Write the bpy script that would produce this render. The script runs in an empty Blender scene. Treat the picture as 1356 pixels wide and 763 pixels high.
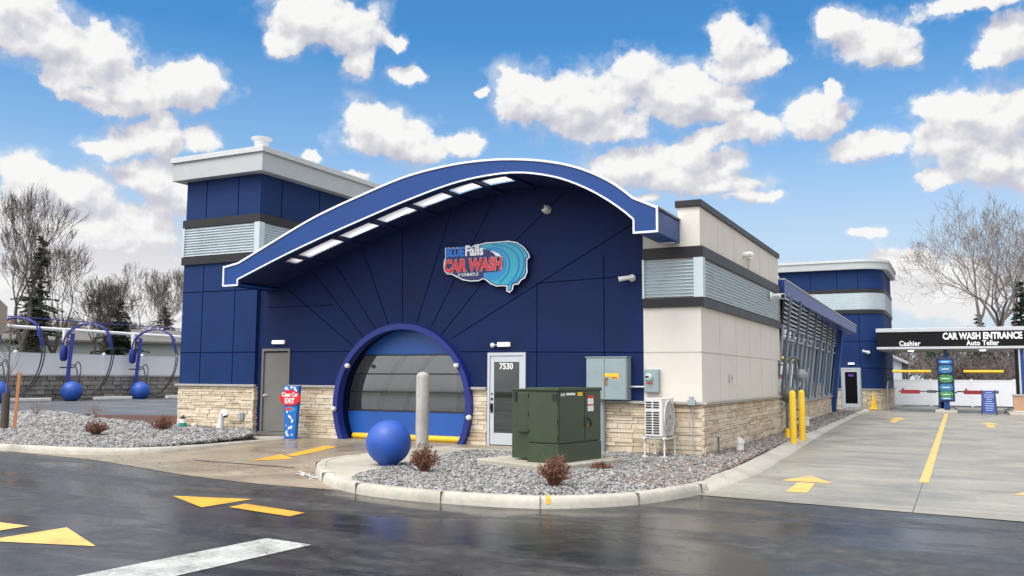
import bpy, math, random
import numpy as np
from mathutils import Vector, Matrix, noise as mnoise
R = random.Random(7)
S = bpy.context.scene
COL = S.collection
pi = math.pi
LOGO_OUT = [(-11.136,4.906),(-10.417,4.874),(-10.308,4.928),(-10.091,4.946),(-9.983,4.968),(-9.822,4.962),(-9.609,4.967),(-9.398,4.97),(-9.162,4.92),(-8.98,4.798),(-8.864,4.651),(-8.82,4.543),(-8.896,4.489),(-8.896,4.338),(-8.887,4.198),(-8.951,4.061),(-9.053,4.008),(-9.117,3.924),(-9.247,3.907),(-9.272,3.795),(-9.358,3.729),(-9.442,3.779),(-9.435,3.882),(-9.548,3.896),(-9.706,3.893),(-9.866,3.956),(-9.974,4.041),(-10.055,4.088),(-10.189,4.041),(-10.407,4.041),(-10.627,4.084),(-10.822,4.175),(-10.934,4.231),(-11.075,4.25),(-11.155,4.332),(-11.177,4.455),(-11.157,4.613),(-11.131,4.624)]
LOGO_IN = [(-11.107,4.88),(-10.403,4.847),(-10.294,4.901),(-10.082,4.919),(-9.969,4.938),(-9.808,4.935),(-9.609,4.941),(-9.398,4.944),(-9.175,4.897),(-9.001,4.783),(-8.889,4.641),(-8.853,4.552),(-8.925,4.507),(-8.924,4.339),(-8.918,4.204),(-8.974,4.086),(-9.074,4.03),(-9.138,3.951),(-9.273,3.931),(-9.298,3.808),(-9.358,3.759),(-9.41,3.794),(-9.403,3.904),(-9.548,3.921),(-9.706,3.921),(-9.85,3.981),(-9.953,4.062),(-10.053,4.116),(-10.198,4.068),(-10.407,4.068),(-10.616,4.11),(-10.806,4.199),(-10.924,4.258),(-11.058,4.276),(-11.124,4.343),(-11.143,4.454),(-11.125,4.587),(-11.103,4.598)]
LOGO_WAVE1 = [(-10.199,4.873),(-9.983,4.92),(-9.808,4.921),(-9.609,4.927),(-9.397,4.93),(-9.188,4.884),(-9.019,4.772),(-8.91,4.63),(-8.876,4.558),(-8.945,4.515),(-8.944,4.34),(-8.939,4.212),(-8.995,4.103),(-9.092,4.045),(-9.157,3.97),(-9.294,3.944),(-9.319,3.821),(-9.358,3.78),(-9.389,3.8),(-9.38,3.917),(-9.548,3.938),(-9.701,3.94),(-9.834,3.995),(-9.934,4.075),(-9.814,4.041),(-9.628,4.092),(-9.497,4.227),(-9.446,4.413),(-9.5,4.605),(-9.633,4.731),(-9.82,4.802),(-10.035,4.779),(-10.063,4.841)]
LOGO_WAVE2 = [(-9.981,4.788),(-9.821,4.809),(-9.62,4.742),(-9.479,4.604),(-9.425,4.412),(-9.476,4.215),(-9.615,4.08),(-9.813,4.034),(-9.974,4.084),(-10.05,4.159),(-10.043,4.23),(-9.815,4.238),(-9.577,4.255),(-9.52,4.37),(-9.521,4.535),(-9.633,4.672),(-9.82,4.754)]
LOGO_LINE1 = [(-9.821,4.886),(-9.502,4.83),(-9.291,4.735),(-9.16,4.586),(-9.12,4.396),(-9.171,4.188),(-9.313,4.008),(-9.416,3.918)]
LOGO_LINE2 = [(-9.397,4.895),(-9.161,4.786),(-9.031,4.625),(-8.991,4.436),(-9.029,4.228),(-9.131,4.07),(-9.286,3.96)]
LOGO_LINE3 = [(-9.981,4.788),(-9.714,4.796),(-9.501,4.688),(-9.389,4.528),(-9.372,4.315),(-9.47,4.132),(-9.627,3.998)]
LOGO_WHITE = [(-9.874,4.75),(-9.713,4.736),(-9.593,4.658),(-9.54,4.596),(-9.712,4.617),(-9.779,4.692)]
LOGO_TXT = [(-11.104,4.672),(-10.566,4.666),(-11.146,4.295),(-10.628,4.186),(-10.055,4.637),(-9.551,4.277),(-10.083,4.172)]
BLOBS = [(-0.9676,0.3349,0.0578,0.0354),(-0.9961,0.3579,0.0462,0.0289),(-0.9146,0.3314,0.0394,0.0306),(-0.9413,0.2993,0.0417,0.0219),(-0.88,0.299,0.0663,0.0271),(-0.8311,0.3049,0.0521,0.026),(-0.9082,0.2779,0.043,0.0105),(-0.9001,0.2326,0.0345,0.0122),(-0.8627,0.2489,0.0372,0.0216),(-0.8156,0.2497,0.0262,0.0188),(-0.8522,0.2655,0.0165,0.0154),(-0.9731,0.1927,0.0498,0.0237),(-0.9247,0.1849,0.0488,0.0228),(-0.8571,0.209,0.052,0.0218),(-0.9296,0.1424,0.1312,0.0473),(-0.9192,0.0739,0.1661,0.069),(-0.8223,0.1897,0.0457,0.0397),(-0.7053,0.3873,0.0518,0.029),(-0.6629,0.3846,0.0468,0.037),(-0.6491,0.3481,0.0205,0.0189),(-0.6101,0.3709,0.0121,0.0079),(-0.7294,0.3597,0.0247,0.0139),(-0.5903,0.3377,0.0251,0.0128),(-0.6406,0.2827,0.0306,0.0277),(-0.613,0.2693,0.0564,0.0312),(-0.5828,0.2606,0.0344,0.0215),(-0.5257,0.2646,0.0313,0.0149),(-0.501,0.3234,0.014,0.0049),(-0.4482,0.3165,0.0404,0.0342),(-0.3957,0.3039,0.0802,0.0392),(-0.3437,0.2823,0.0388,0.018),(-0.3191,0.3342,0.0344,0.0288),(-0.2707,0.3159,0.0718,0.0336),(-0.2332,0.2978,0.0415,0.0208),(-0.2111,0.367,0.0373,0.0293),(-0.2034,0.3415,0.0543,0.0202),(-0.1666,0.3438,0.0226,0.0108),(-0.3183,0.2428,0.0724,0.0232),(-0.2719,0.2305,0.0754,0.028),(-0.2225,0.212,0.0491,0.0115),(-0.2632,0.2548,0.0251,0.0163),(-0.2421,0.2676,0.0291,0.013),(-0.1967,0.273,0.039,0.0192),(-0.1247,0.2817,0.0374,0.0234),(-0.1085,0.3034,0.0123,0.0123),(-0.0837,0.2429,0.0316,0.0171),(-0.0578,0.2367,0.0221,0.0092),(-0.1061,0.3752,0.0233,0.0178),(-0.0723,0.3538,0.0498,0.0222),(-0.0393,0.3368,0.019,0.0132),(0.0301,0.3715,0.0756,0.0112),(0.0588,0.3326,0.0265,0.0252),(0.0446,0.3171,0.0201,0.0114),(0.0115,0.2671,0.0429,0.0266),(0.0487,0.2622,0.0412,0.0334),(-0.0037,0.2389,0.0385,0.024),(0.0298,0.2165,0.0405,0.0252),(0.0598,0.2169,0.0196,0.0292),(-0.0086,0.2053,0.0245,0.0106),(-0.0867,0.151,0.0224,0.0079),(-0.0097,0.0904,0.083,0.0337),(-0.0513,0.1115,0.0432,0.0266),(-0.1943,0.1968,0.0322,0.0082),(-0.3102,0.2002,0.0186,0.0075),(-0.6965,0.2403,0.0132,0.0073),(-0.6501,0.2214,0.0185,0.005)]
SKYTINT = (.30, .84, 1.14)

# ------------------------------------------------------------------ helpers
def tag(o, label=None, cat=None, group=None, kind=None):
    if label: o['label'] = label
    if cat: o['category'] = cat
    if group: o['group'] = group
    if kind: o['kind'] = kind
    return o

def root_loc(p):
    v = Vector((0, 0, 0))
    while p is not None:
        v += Vector(p.location); p = p.parent
    return v

def thing(name, loc, label, cat, group=None):
    o = bpy.data.objects.new(name, None); COL.objects.link(o)
    o.location = loc; o.empty_display_size = .2
    return tag(o, label, cat, group)

def mesh_obj(name, verts, faces, mat, parent=None, origin=None, smooth=False, local=False):
    me = bpy.data.meshes.new(name)
    if parent is not None: org = Vector((0, 0, 0)) if local else root_loc(parent)
    else: org = Vector(origin) if origin is not None else Vector((0, 0, 0))
    me.from_pydata([(v[0]-org.x, v[1]-org.y, v[2]-org.z) for v in verts], [], faces)
    o = bpy.data.objects.new(name, me); COL.objects.link(o)
    if parent is not None: o.parent = parent
    else: o.location = org
    if mat is not None: me.materials.append(mat)
    if smooth: me.shade_smooth()
    me.update()
    return o

def finish_normals(o):
    import bmesh
    bm = bmesh.new(); bm.from_mesh(o.data)
    bmesh.ops.recalc_face_normals(bm, faces=bm.faces)
    bm.to_mesh(o.data); bm.free()
    return o

class MB:
    def __init__(s): s.v = []; s.f = []
    def add(s, vs, fs):
        n = len(s.v); s.v += [tuple(a) for a in vs]; s.f += [tuple(i+n for i in f) for f in fs]; return s
    def box(s, x0, x1, y0, y1, z0, z1):
        vs = [(x0,y0,z0),(x1,y0,z0),(x1,y1,z0),(x0,y1,z0),(x0,y0,z1),(x1,y0,z1),(x1,y1,z1),(x0,y1,z1)]
        return s.add(vs, [(0,3,2,1),(4,5,6,7),(0,1,5,4),(1,2,6,5),(2,3,7,6),(3,0,4,7)])
    def obox(s, c, u, v, w, a, b, d):
        """box centred at c with half sizes a,b,d along unit vectors u,v,w"""
        c, u, v, w = map(Vector, (c, u, v, w)); vs = []
        for k in (-1, 1):
            for (i, j) in ((-1,-1),(1,-1),(1,1),(-1,1)): vs.append(c+u*i*a+v*j*b+w*k*d)
        return s.add(vs, [(0,3,2,1),(4,5,6,7),(0,1,5,4),(1,2,6,5),(2,3,7,6),(3,0,4,7)])
    def hexa(s, q0, q1):
        """two quads (4 points each), q0 bottom/back, q1 top/front"""
        return s.add(list(q0)+list(q1), [(0,3,2,1),(4,5,6,7),(0,1,5,4),(1,2,6,5),(2,3,7,6),(3,0,4,7)])
    def prism_y(s, poly, y0, y1):
        n = len(poly)
        vs = [(x, y0, z) for x, z in poly]+[(x, y1, z) for x, z in poly]
        fs = [tuple(range(n)), tuple(range(2*n-1, n-1, -1))]+[(i, (i+1) % n, (i+1) % n+n, i+n) for i in range(n)]
        return s.add(vs, fs)
    def prism_z(s, poly, z0, z1):
        n = len(poly)
        vs = [(x, y, z0) for x, y in poly]+[(x, y, z1) for x, y in poly]
        fs = [tuple(range(n-1, -1, -1)), tuple(range(n, 2*n))]+[(i, (i+1) % n, (i+1) % n+n, i+n) for i in range(n)]
        return s.add(vs, fs)
    def strip_y(s, top, bot, y0, y1):
        """band between polylines top and bot (x,z) extruded in y"""
        n = len(top)
        vs = []
        for y in (y0, y1):
            vs += [(x, y, z) for x, z in top]+[(x, y, z) for x, z in bot]
        fs = []
        m = 2*n
        for i in range(n-1):
            fs += [(i+n, i+1+n, i+1, i), (m+i, m+i+1, m+i+1+n, m+i+n), (i, i+1, m+i+1, m+i), (i+n, m+i+n, m+i+1+n, i+1+n)]
        fs += [(0, m, m+n, n), (n-1, 2*n-1, m+2*n-1, m+n-1)]
        return s.add(vs, fs)
    def tube(s, pts, rad, n=8, cap=True):
        pts = [Vector(p) for p in pts]
        if not hasattr(rad, '__len__'): rad = [rad]*len(pts)
        base = len(s.v); ref = None
        for i, p in enumerate(pts):
            t = (pts[min(i+1, len(pts)-1)]-pts[max(i-1, 0)]).normalized()
            if ref is None:
                ref = Vector((0, 0, 1)) if abs(t.z) < .9 else Vector((1, 0, 0))
            a = (ref-t*ref.dot(t)).normalized(); b = t.cross(a); ref = a
            for k in range(n):
                an = 2*pi*k/n
                s.v.append(tuple(p+(a*math.cos(an)+b*math.sin(an))*rad[i]))
        for i in range(len(pts)-1):
            for k in range(n):
                k2 = (k+1) % n
                s.f.append((base+i*n+k, base+i*n+k2, base+(i+1)*n+k2, base+(i+1)*n+k))
        if cap:
            s.f.append(tuple(base+k for k in range(n-1, -1, -1)))
            s.f.append(tuple(base+(len(pts)-1)*n+k for k in range(n)))
        return s
    def cyl(s, c, r, h, n=20, r2=None):
        return s.tube([c, (c[0], c[1], c[2]+h)], [r, r if r2 is None else r2], n)
    def lathe(s, c, prof, n=24, axis='z'):
        """prof: list of (r, h)"""
        base = len(s.v); c = Vector(c)
        for r, h in prof:
            for k in range(n):
                a = 2*pi*k/n
                p = (r*math.cos(a), r*math.sin(a), h)
                if axis == 'x': p = (h, p[0], p[1])
                if axis == 'y': p = (p[0], h, p[1])
                s.v.append(tuple(c+Vector(p)))
        for i in range(len(prof)-1):
            for k in range(n):
                k2 = (k+1) % n
                s.f.append((base+i*n+k, base+i*n+k2, base+(i+1)*n+k2, base+(i+1)*n+k))
        return s
    def ball(s, c, r, n=24, m=14, sq=1):
        prof = [(max(r*math.sin(pi*i/m), 1e-4), -r*math.cos(pi*i/m)*sq) for i in range(m+1)]
        return s.lathe(c, prof, n)
    def build(s, name, mat, parent=None, origin=None, smooth=False, fix=True, auto=None, local=False, bevel=0):
        o = mesh_obj(name, s.v, s.f, mat, parent, origin, smooth, local)
        if fix: finish_normals(o)
        if auto:
            o.data.shade_smooth()
            try: o.data.set_sharp_from_angle(angle=math.radians(auto))
            except Exception: pass
        if bevel:
            b = o.modifiers.new('bevel', 'BEVEL'); b.width = bevel; b.segments = 2; b.limit_method = 'ANGLE'; b.angle_limit = math.radians(40)
        return o

def build_each(mb, name, mat_, parent, **k):
    """every connected piece of the mesh becomes a part of its own"""
    par = list(range(len(mb.v)))
    def find(a):
        while par[a] != a: par[a] = par[par[a]]; a = par[a]
        return a
    for f in mb.f:
        for i in f[1:]: par[find(i)] = find(f[0])
    groups = {}
    for f in mb.f: groups.setdefault(find(f[0]), []).append(f)
    for fs in groups.values():
        ids = sorted({i for f in fs for i in f}); mp = {i: n for n, i in enumerate(ids)}
        m2 = MB(); m2.add([mb.v[i] for i in ids], [tuple(mp[i] for i in f) for f in fs]); o = m2.build(name, mat_, parent, **k)
    return o

def catmull(pts, k=6):
    P = [Vector(p) for p in pts]; out = []
    for i in range(len(P)-1):
        p0 = P[max(i-1, 0)]; p1 = P[i]; p2 = P[i+1]; p3 = P[min(i+2, len(P)-1)]
        for j in range(k):
            t = j/k
            out.append(.5*((2*p1)+(p2-p0)*t+(2*p0-5*p1+4*p2-p3)*t*t+(3*p1-p0-3*p2+p3)*t**3))
    out.append(P[-1]); return out

def interp(tab, x):
    if x <= tab[0][0]: return tab[0][1]
    for (a, b), (c, d) in zip(tab, tab[1:]):
        if x <= c: return b+(d-b)*(x-a)/(c-a)
    return tab[-1][1]

def text_mesh(body, size, name, mat, parent, loc, rot=(pi/2, 0, 0), extrude=.01, offset=0., sx=1., shear=0., align='LEFT', spacing=1., fit=None):
    cu = bpy.data.curves.new(name, 'FONT'); cu.body = body; cu.size = size; cu.extrude = extrude
    cu.offset = offset; cu.shear = shear; cu.align_x = align; cu.space_character = spacing
    cu.resolution_u = 3
    t = bpy.data.objects.new(name, cu); COL.objects.link(t)
    bpy.context.view_layer.update()
    dg = bpy.context.evaluated_depsgraph_get()
    me = bpy.data.meshes.new_from_object(t.evaluated_get(dg))
    bpy.data.objects.remove(t)
    o = bpy.data.objects.new(name, me); COL.objects.link(o)
    me.materials.clear(); me.materials.append(mat)
    if fit:
        xs_ = [v.co.x for v in me.vertices]; sx = fit/(max(xs_)-min(xs_)); loc = (loc[0]-min(xs_)*sx, loc[1], loc[2])
    M = Matrix.Translation(Vector(loc)) @ __import__('mathutils').Euler(rot).to_matrix().to_4x4() @ Matrix.Diagonal((sx, 1, 1, 1))
    me.transform(M)
    o.parent = parent
    me.transform(Matrix.Translation(-root_loc(parent)))
    return o

# ------------------------------------------------------------------ materials
def nd(nt, t, **kw):
    n = nt.nodes.new(t)
    for k, v in kw.items():
        if k.startswith('i_'):
            n.inputs[k[2:].replace('_', ' ')].default_value = v
        else: setattr(n, k, v)
    return n

def mat(name, col, rough=.6, metal=0., var=.0, vscale=3., bump=0., bscale=30., spec=.5, dirt=0., coat=0., vdetail=4):
    m = bpy.data.materials.new(name); m.use_nodes = True; nt = m.node_tree; L = nt.links
    b = nt.nodes['Principled BSDF']
    b.inputs['Base Color'].default_value = (*col, 1); b.inputs['Roughness'].default_value = rough
    b.inputs['Metallic'].default_value = metal; b.inputs['Specular IOR Level'].default_value = spec
    if coat: b.inputs['Coat Weight'].default_value = coat; b.inputs['Coat Roughness'].default_value = .1
    if var or bump or dirt:
        g = nd(nt, 'ShaderNodeNewGeometry')
    if var or dirt:
        n = nd(nt, 'ShaderNodeTexNoise', i_Scale=vscale, i_Detail=float(vdetail), i_Roughness=.6)
        L.new(g.outputs['Position'], n.inputs['Vector'])
        mr = nd(nt, 'ShaderNodeMapRange'); mr.inputs['From Min'].default_value = .3; mr.inputs['From Max'].default_value = .7
        mr.inputs['To Min'].default_value = 1-var; mr.inputs['To Max'].default_value = 1+var
        L.new(n.outputs['Fac'], mr.inputs['Value'])
        vm = nd(nt, 'ShaderNodeVectorMath', operation='SCALE'); vm.inputs[0].default_value = col
        L.new(mr.outputs[0], vm.inputs['Scale']); L.new(vm.outputs[0], b.inputs['Base Color'])
        mr2 = nd(nt, 'ShaderNodeMapRange'); mr2.inputs['To Min'].default_value = max(rough-.12, .02); mr2.inputs['To Max'].default_value = min(rough+.12, 1)
        L.new(n.outputs['Fac'], mr2.inputs['Value']); L.new(mr2.outputs[0], b.inputs['Roughness'])
    if bump:
        n2 = nd(nt, 'ShaderNodeTexNoise', i_Scale=bscale, i_Detail=5., i_Roughness=.65)
        L.new(g.outputs['Position'], n2.inputs['Vector'])
        bp = nd(nt, 'ShaderNodeBump', i_Strength=bump, i_Distance=.02)
        L.new(n2.outputs['Fac'], bp.inputs['Height']); L.new(bp.outputs[0], b.inputs['Normal'])
    return m

def ramp(nt, stops, interp_='LINEAR'):
    r = nd(nt, 'ShaderNodeValToRGB'); r.color_ramp.interpolation = interp_
    e = r.color_ramp.elements
    while len(e) < len(stops): e.new(.5)
    for i, (p, c) in enumerate(stops): e[i].position = p; e[i].color = (*c, 1)
    return r

def island_mat(name, stops, rough=.8, bump=.3, bscale=40., mix=.25, vscale=9.):
    """colour picked per separate stone, with a noise mottle"""
    m = bpy.data.materials.new(name); m.use_nodes = True; nt = m.node_tree; L = nt.links
    b = nt.nodes['Principled BSDF']; b.inputs['Roughness'].default_value = rough
    g = nd(nt, 'ShaderNodeNewGeometry'); r = ramp(nt, stops)
    L.new(g.outputs['Random Per Island'], r.inputs[0])
    n = nd(nt, 'ShaderNodeTexNoise', i_Scale=vscale, i_Detail=5., i_Roughness=.7)
    L.new(g.outputs['Position'], n.inputs['Vector'])
    mr = nd(nt, 'ShaderNodeMapRange'); mr.inputs['From Min'].default_value = .3; mr.inputs['From Max'].default_value = .7
    mr.inputs['To Min'].default_value = 1-mix; mr.inputs['To Max'].default_value = 1+mix
    L.new(n.outputs['Fac'], mr.inputs['Value'])
    vm = nd(nt, 'ShaderNodeVectorMath', operation='SCALE'); L.new(r.outputs[0], vm.inputs[0]); L.new(mr.outputs[0], vm.inputs['Scale'])
    L.new(vm.outputs[0], b.inputs['Base Color'])
    n2 = nd(nt, 'ShaderNodeTexNoise', i_Scale=bscale, i_Detail=5.); L.new(g.outputs['Position'], n2.inputs['Vector'])
    bp = nd(nt, 'ShaderNodeBump', i_Strength=bump, i_Distance=.01); L.new(n2.outputs['Fac'], bp.inputs['Height']); L.new(bp.outputs[0], b.inputs['Normal'])
    return m

def glass_mat(name, tint, gloss_rough=.03, see=.5):
    m = bpy.data.materials.new(name); m.use_nodes = True; nt = m.node_tree; L = nt.links
    for n in list(nt.nodes): nt.nodes.remove(n)
    out = nd(nt, 'ShaderNodeOutputMaterial'); gl = nd(nt, 'ShaderNodeBsdfGlossy'); gl.inputs['Roughness'].default_value = gloss_rough
    gl.inputs['Color'].default_value = (.9, .93, .95, 1)
    tr = nd(nt, 'ShaderNodeBsdfTransparent'); tr.inputs['Color'].default_value = (*tint, 1)
    fr = nd(nt, 'ShaderNodeFresnel', i_IOR=1.5)
    ma = nd(nt, 'ShaderNodeMath', operation='MULTIPLY_ADD'); ma.inputs[1].default_value = 1.; ma.inputs[2].default_value = 1-see
    L.new(fr.outputs[0], ma.inputs[0]); ma.use_clamp = True
    mx = nd(nt, 'ShaderNodeMixShader'); L.new(ma.outputs[0], mx.inputs[0]); L.new(tr.outputs[0], mx.inputs[1]); L.new(gl.outputs[0], mx.inputs[2])
    L.new(mx.outputs[0], out.inputs[0])
    return m

def asphalt_mat():
    m = bpy.data.materials.new('wet_asphalt'); m.use_nodes = True; nt = m.node_tree; L = nt.links
    b = nt.nodes['Principled BSDF']; g = nd(nt, 'ShaderNodeNewGeometry')
    mp = nd(nt, 'ShaderNodeMapping'); mp.inputs['Rotation'].default_value = (0, 0, .18); mp.inputs['Scale'].default_value = (.22, .75, 1)
    L.new(g.outputs['Position'], mp.inputs[0])
    wet = nd(nt, 'ShaderNodeTexNoise', i_Scale=1., i_Detail=6., i_Roughness=.6, i_Distortion=.6); L.new(mp.outputs[0], wet.inputs[0])
    fine = nd(nt, 'ShaderNodeTexNoise', i_Scale=55., i_Detail=6., i_Roughness=.8); L.new(g.outputs['Position'], fine.inputs[0])
    med = nd(nt, 'ShaderNodeTexNoise', i_Scale=4., i_Detail=6., i_Roughness=.7); L.new(g.outputs['Position'], med.inputs[0])
    r1 = ramp(nt, [(.3, (.022, .0215, .021)), (.5, (.038, .037, .036)), (.72, (.078, .074, .069))]); L.new(med.outputs[0], r1.inputs[0])
    sp = ramp(nt, [(.35, (.62, .62, .62)), (.55, (.95, .95, .95)), (.7, (2.3, 2.25, 2.2))]); L.new(fine.outputs[0], sp.inputs[0])
    mx = nd(nt, 'ShaderNodeVectorMath', operation='MULTIPLY'); L.new(r1.outputs[0], mx.inputs[0]); L.new(sp.outputs[0], mx.inputs[1])
    dk = ramp(nt, [(.38, (1.35, 1.33, 1.30)), (.5, (.95, .94, .93)), (.62, (.5, .5, .5))]); L.new(wet.outputs[0], dk.inputs[0])
    mx2 = nd(nt, 'ShaderNodeVectorMath', operation='MULTIPLY'); L.new(mx.outputs[0], mx2.inputs[0]); L.new(dk.outputs[0], mx2.inputs[1])
    L.new(mx2.outputs[0], b.inputs['Base Color'])
    rr = nd(nt, 'ShaderNodeMapRange'); rr.inputs['From Min'].default_value = .40; rr.inputs['From Max'].default_value = .54
    rr.inputs['To Min'].default_value = .54; rr.inputs['To Max'].default_value = .17
    L.new(wet.outputs[0], rr.inputs['Value'])
    r2 = nd(nt, 'ShaderNodeMath', operation='MULTIPLY_ADD'); r2.inputs[1].default_value = .20; L.new(med.outputs[0], r2.inputs[0]); 
    sb = nd(nt, 'ShaderNodeMath', operation='SUBTRACT'); L.new(rr.outputs[0], sb.inputs[0]); sb.inputs[1].default_value = .1
    L.new(sb.outputs[0], r2.inputs[2]); L.new(r2.outputs[0], b.inputs['Roughness'])
    bp = nd(nt, 'ShaderNodeBump', i_Strength=.09, i_Distance=.012); L.new(fine.outputs[0], bp.inputs['Height']); L.new(bp.outputs[0], b.inputs['Normal'])
    return m

def concrete_mat(name, base, warm, dark, joints=None, rough=.55, broom=None, wetmin=None):
    """joints: (x spacing, x offset, y spacing, y offset)"""
    m = bpy.data.materials.new(name); m.use_nodes = True; nt = m.node_tree; L = nt.links
    b = nt.nodes['Principled BSDF']; g = nd(nt, 'ShaderNodeNewGeometry')
    n1 = nd(nt, 'ShaderNodeTexNoise', i_Scale=.55, i_Detail=7., i_Roughness=.62, i_Distortion=.5); L.new(g.outputs['Position'], n1.inputs[0])
    n2 = nd(nt, 'ShaderNodeTexNoise', i_Scale=9., i_Detail=8., i_Roughness=.75); L.new(g.outputs['Position'], n2.inputs[0])
    r = ramp(nt, [(.3, dark), (.5, base), (.7, warm)]); L.new(n1.outputs[0], r.inputs[0])
    s = nd(nt, 'ShaderNodeMapRange'); s.inputs['From Min'].default_value = .3; s.inputs['From Max'].default_value = .7
    s.inputs['To Min'].default_value = .82; s.inputs['To Max'].default_value = 1.15; L.new(n2.outputs[0], s.inputs['Value'])
    vm = nd(nt, 'ShaderNodeVectorMath', operation='SCALE'); L.new(r.outputs[0], vm.inputs[0]); L.new(s.outputs[0], vm.inputs['Scale'])
    last = vm.outputs[0]
    if broom:
        mp = nd(nt, 'ShaderNodeMapping'); mp.inputs['Scale'].default_value = broom; L.new(g.outputs['Position'], mp.inputs[0])
        nb = nd(nt, 'ShaderNodeTexNoise', i_Scale=1., i_Detail=6., i_Roughness=.7); L.new(mp.outputs[0], nb.inputs[0])
        sb = nd(nt, 'ShaderNodeMapRange'); sb.inputs['From Min'].default_value = .3; sb.inputs['From Max'].default_value = .7
        sb.inputs['To Min'].default_value = .8; sb.inputs['To Max'].default_value = 1.16; L.new(nb.outputs[0], sb.inputs['Value'])
        v2 = nd(nt, 'ShaderNodeVectorMath', operation='SCALE'); L.new(last, v2.inputs[0]); L.new(sb.outputs[0], v2.inputs['Scale']); last = v2.outputs[0]
    if joints:
        sep = nd(nt, 'ShaderNodeSeparateXYZ'); L.new(g.outputs['Position'], sep.inputs[0])
        fac = None
        for ax, sp_, of in (('X', joints[0], joints[1]), ('Y', joints[2], joints[3])):
            a = nd(nt, 'ShaderNodeMath', operation='SUBTRACT'); L.new(sep.outputs[ax], a.inputs[0]); a.inputs[1].default_value = of-1000*sp_
            mo = nd(nt, 'ShaderNodeMath', operation='MODULO'); L.new(a.outputs[0], mo.inputs[0]); mo.inputs[1].default_value = sp_
            lt = nd(nt, 'ShaderNodeMath', operation='LESS_THAN'); L.new(mo.outputs[0], lt.inputs[0]); lt.inputs[1].default_value = .016
            if fac is None: fac = lt
            else:
                mxm = nd(nt, 'ShaderNodeMath', operation='MAXIMUM'); L.new(fac.outputs[0], mxm.inputs[0]); L.new(lt.outputs[0], mxm.inputs[1]); fac = mxm
        mx = nd(nt, 'ShaderNodeMix', data_type='RGBA'); L.new(fac.outputs[0], mx.inputs[0]); L.new(last, mx.inputs['A']); mx.inputs['B'].default_value = (.09, .085, .075, 1)
        last = mx.outputs['Result']
    L.new(last, b.inputs['Base Color'])
    mr = nd(nt, 'ShaderNodeMapRange'); mr.inputs['From Min'].default_value = .35; mr.inputs['From Max'].default_value = .65
    mr.inputs['To Min'].default_value = wetmin if wetmin else rough-.1; mr.inputs['To Max'].default_value = rough+.15
    L.new(n1.outputs[0], mr.inputs['Value']); L.new(mr.outputs[0], b.inputs['Roughness'])
    bp = nd(nt, 'ShaderNodeBump', i_Strength=.2, i_Distance=.01); L.new(n2.outputs[0], bp.inputs['Height']); L.new(bp.outputs[0], b.inputs['Normal'])
    return m

M = {}
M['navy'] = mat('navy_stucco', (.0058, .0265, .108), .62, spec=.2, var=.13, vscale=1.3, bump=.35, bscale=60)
M['frontnavy'] = mat('front_wall_navy_stucco', (.0048, .0155, .074), .62, var=.20, vscale=.9, bump=.35, bscale=60, spec=.2)  # purpler than the tower navy, also darkened for the shade under the canopy
M['joint'] = mat('joint_shade_navy', (.003, .008, .038), .9, spec=.05)  # darker than the wall paint: groove shade put into the strip colour
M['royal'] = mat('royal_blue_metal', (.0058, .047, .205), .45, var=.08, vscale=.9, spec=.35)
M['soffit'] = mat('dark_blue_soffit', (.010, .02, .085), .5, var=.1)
M['trimwhite'] = mat('white_trim', (.80, .82, .86), .4)
M['beige'] = mat('beige_stucco', (.655, .615, .55), .75, var=.04, vscale=.9, bump=.3, bscale=60)
M['beigejoint'] = mat('beige_joint', (.42, .40, .35), .8)
M['band'] = mat('charcoal_band', (.019, .019, .021), .42, var=.15, spec=.3)
M['galv'] = mat('galvanised_louvre', (.50, .57, .60), .38, metal=.35, var=.06)
M['cornice'] = mat('pale_grey_metal', (.42, .44, .445), .45, metal=.1, var=.05)
M['cornicelip'] = mat('paler_grey_metal', (.52, .54, .545), .42, metal=.1, var=.05)
M['cap'] = mat('stone_cap', (.36, .34, .31), .75, var=.12, bump=.3)
M['stone'] = island_mat('ledge_stone', [(0, (.42, .32, .21)), (.12, (.54, .44, .31)), (.35, (.62, .53, .40)), (.6, (.67, .58, .46)), (.82, (.58, .49, .36)), (.93, (.50, .42, .33)), (1., (.54, .38, .23))], .85, .5, 45, .18)
M['mortar'] = mat('mortar', (.36, .30, .22), .9)
M['greydoor'] = mat('grey_brown_paint', (.155, .148, .135), .45, var=.05)
M['steelframe'] = mat('pale_door_frame', (.52, .56, .60), .35, metal=.3)
M['black'] = mat('black_plastic', (.012, .012, .013), .45)
M['eave'] = mat('glossy_eave_blue', (.006, .03, .22), .28, bump=.35, bscale=2.0)
M['fin'] = mat('blue_grey_fin', (.085, .115, .18), .4)
M['white'] = mat('white_paint', (.78, .78, .78), .4, var=.04)
M['whitedirty'] = mat('weathered_white_plastic', (.70, .70, .68), .5, var=.08, vscale=6)
M['doorblue'] = mat('roll_door_blue', (.012, .085, .36), .38, var=.12, vscale=1.2)
M['yellow'] = mat('safety_yellow', (.80, .50, .02), .4, var=.08, vscale=6)
M['ringblue'] = mat('ring_blue', (.010, .022, .175), .40, spec=.4)
M['ball'] = mat('ball_blue', (.016, .075, .36), .46, var=.16, vscale=4, bump=.12, bscale=40)
M['pane'] = glass_mat('clear_door_pane', (.62, .64, .65), .04, .90)
M['glass'] = glass_mat('window_glass', (.45, .5, .52), .02, .52)
M['darkglass'] = glass_mat('dark_glass', (.10, .11, .11), .02, .92)
M['boardblue'] = mat('board_blue', (.012, .03, .20), .4)
M['int_wall'] = mat('interior_grey', (.30, .30, .295), .6, var=.08)
M['int_dark'] = mat('interior_dark', (.03, .03, .035), .7)
M['skylight'] = None
M['asphalt'] = asphalt_mat()
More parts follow.
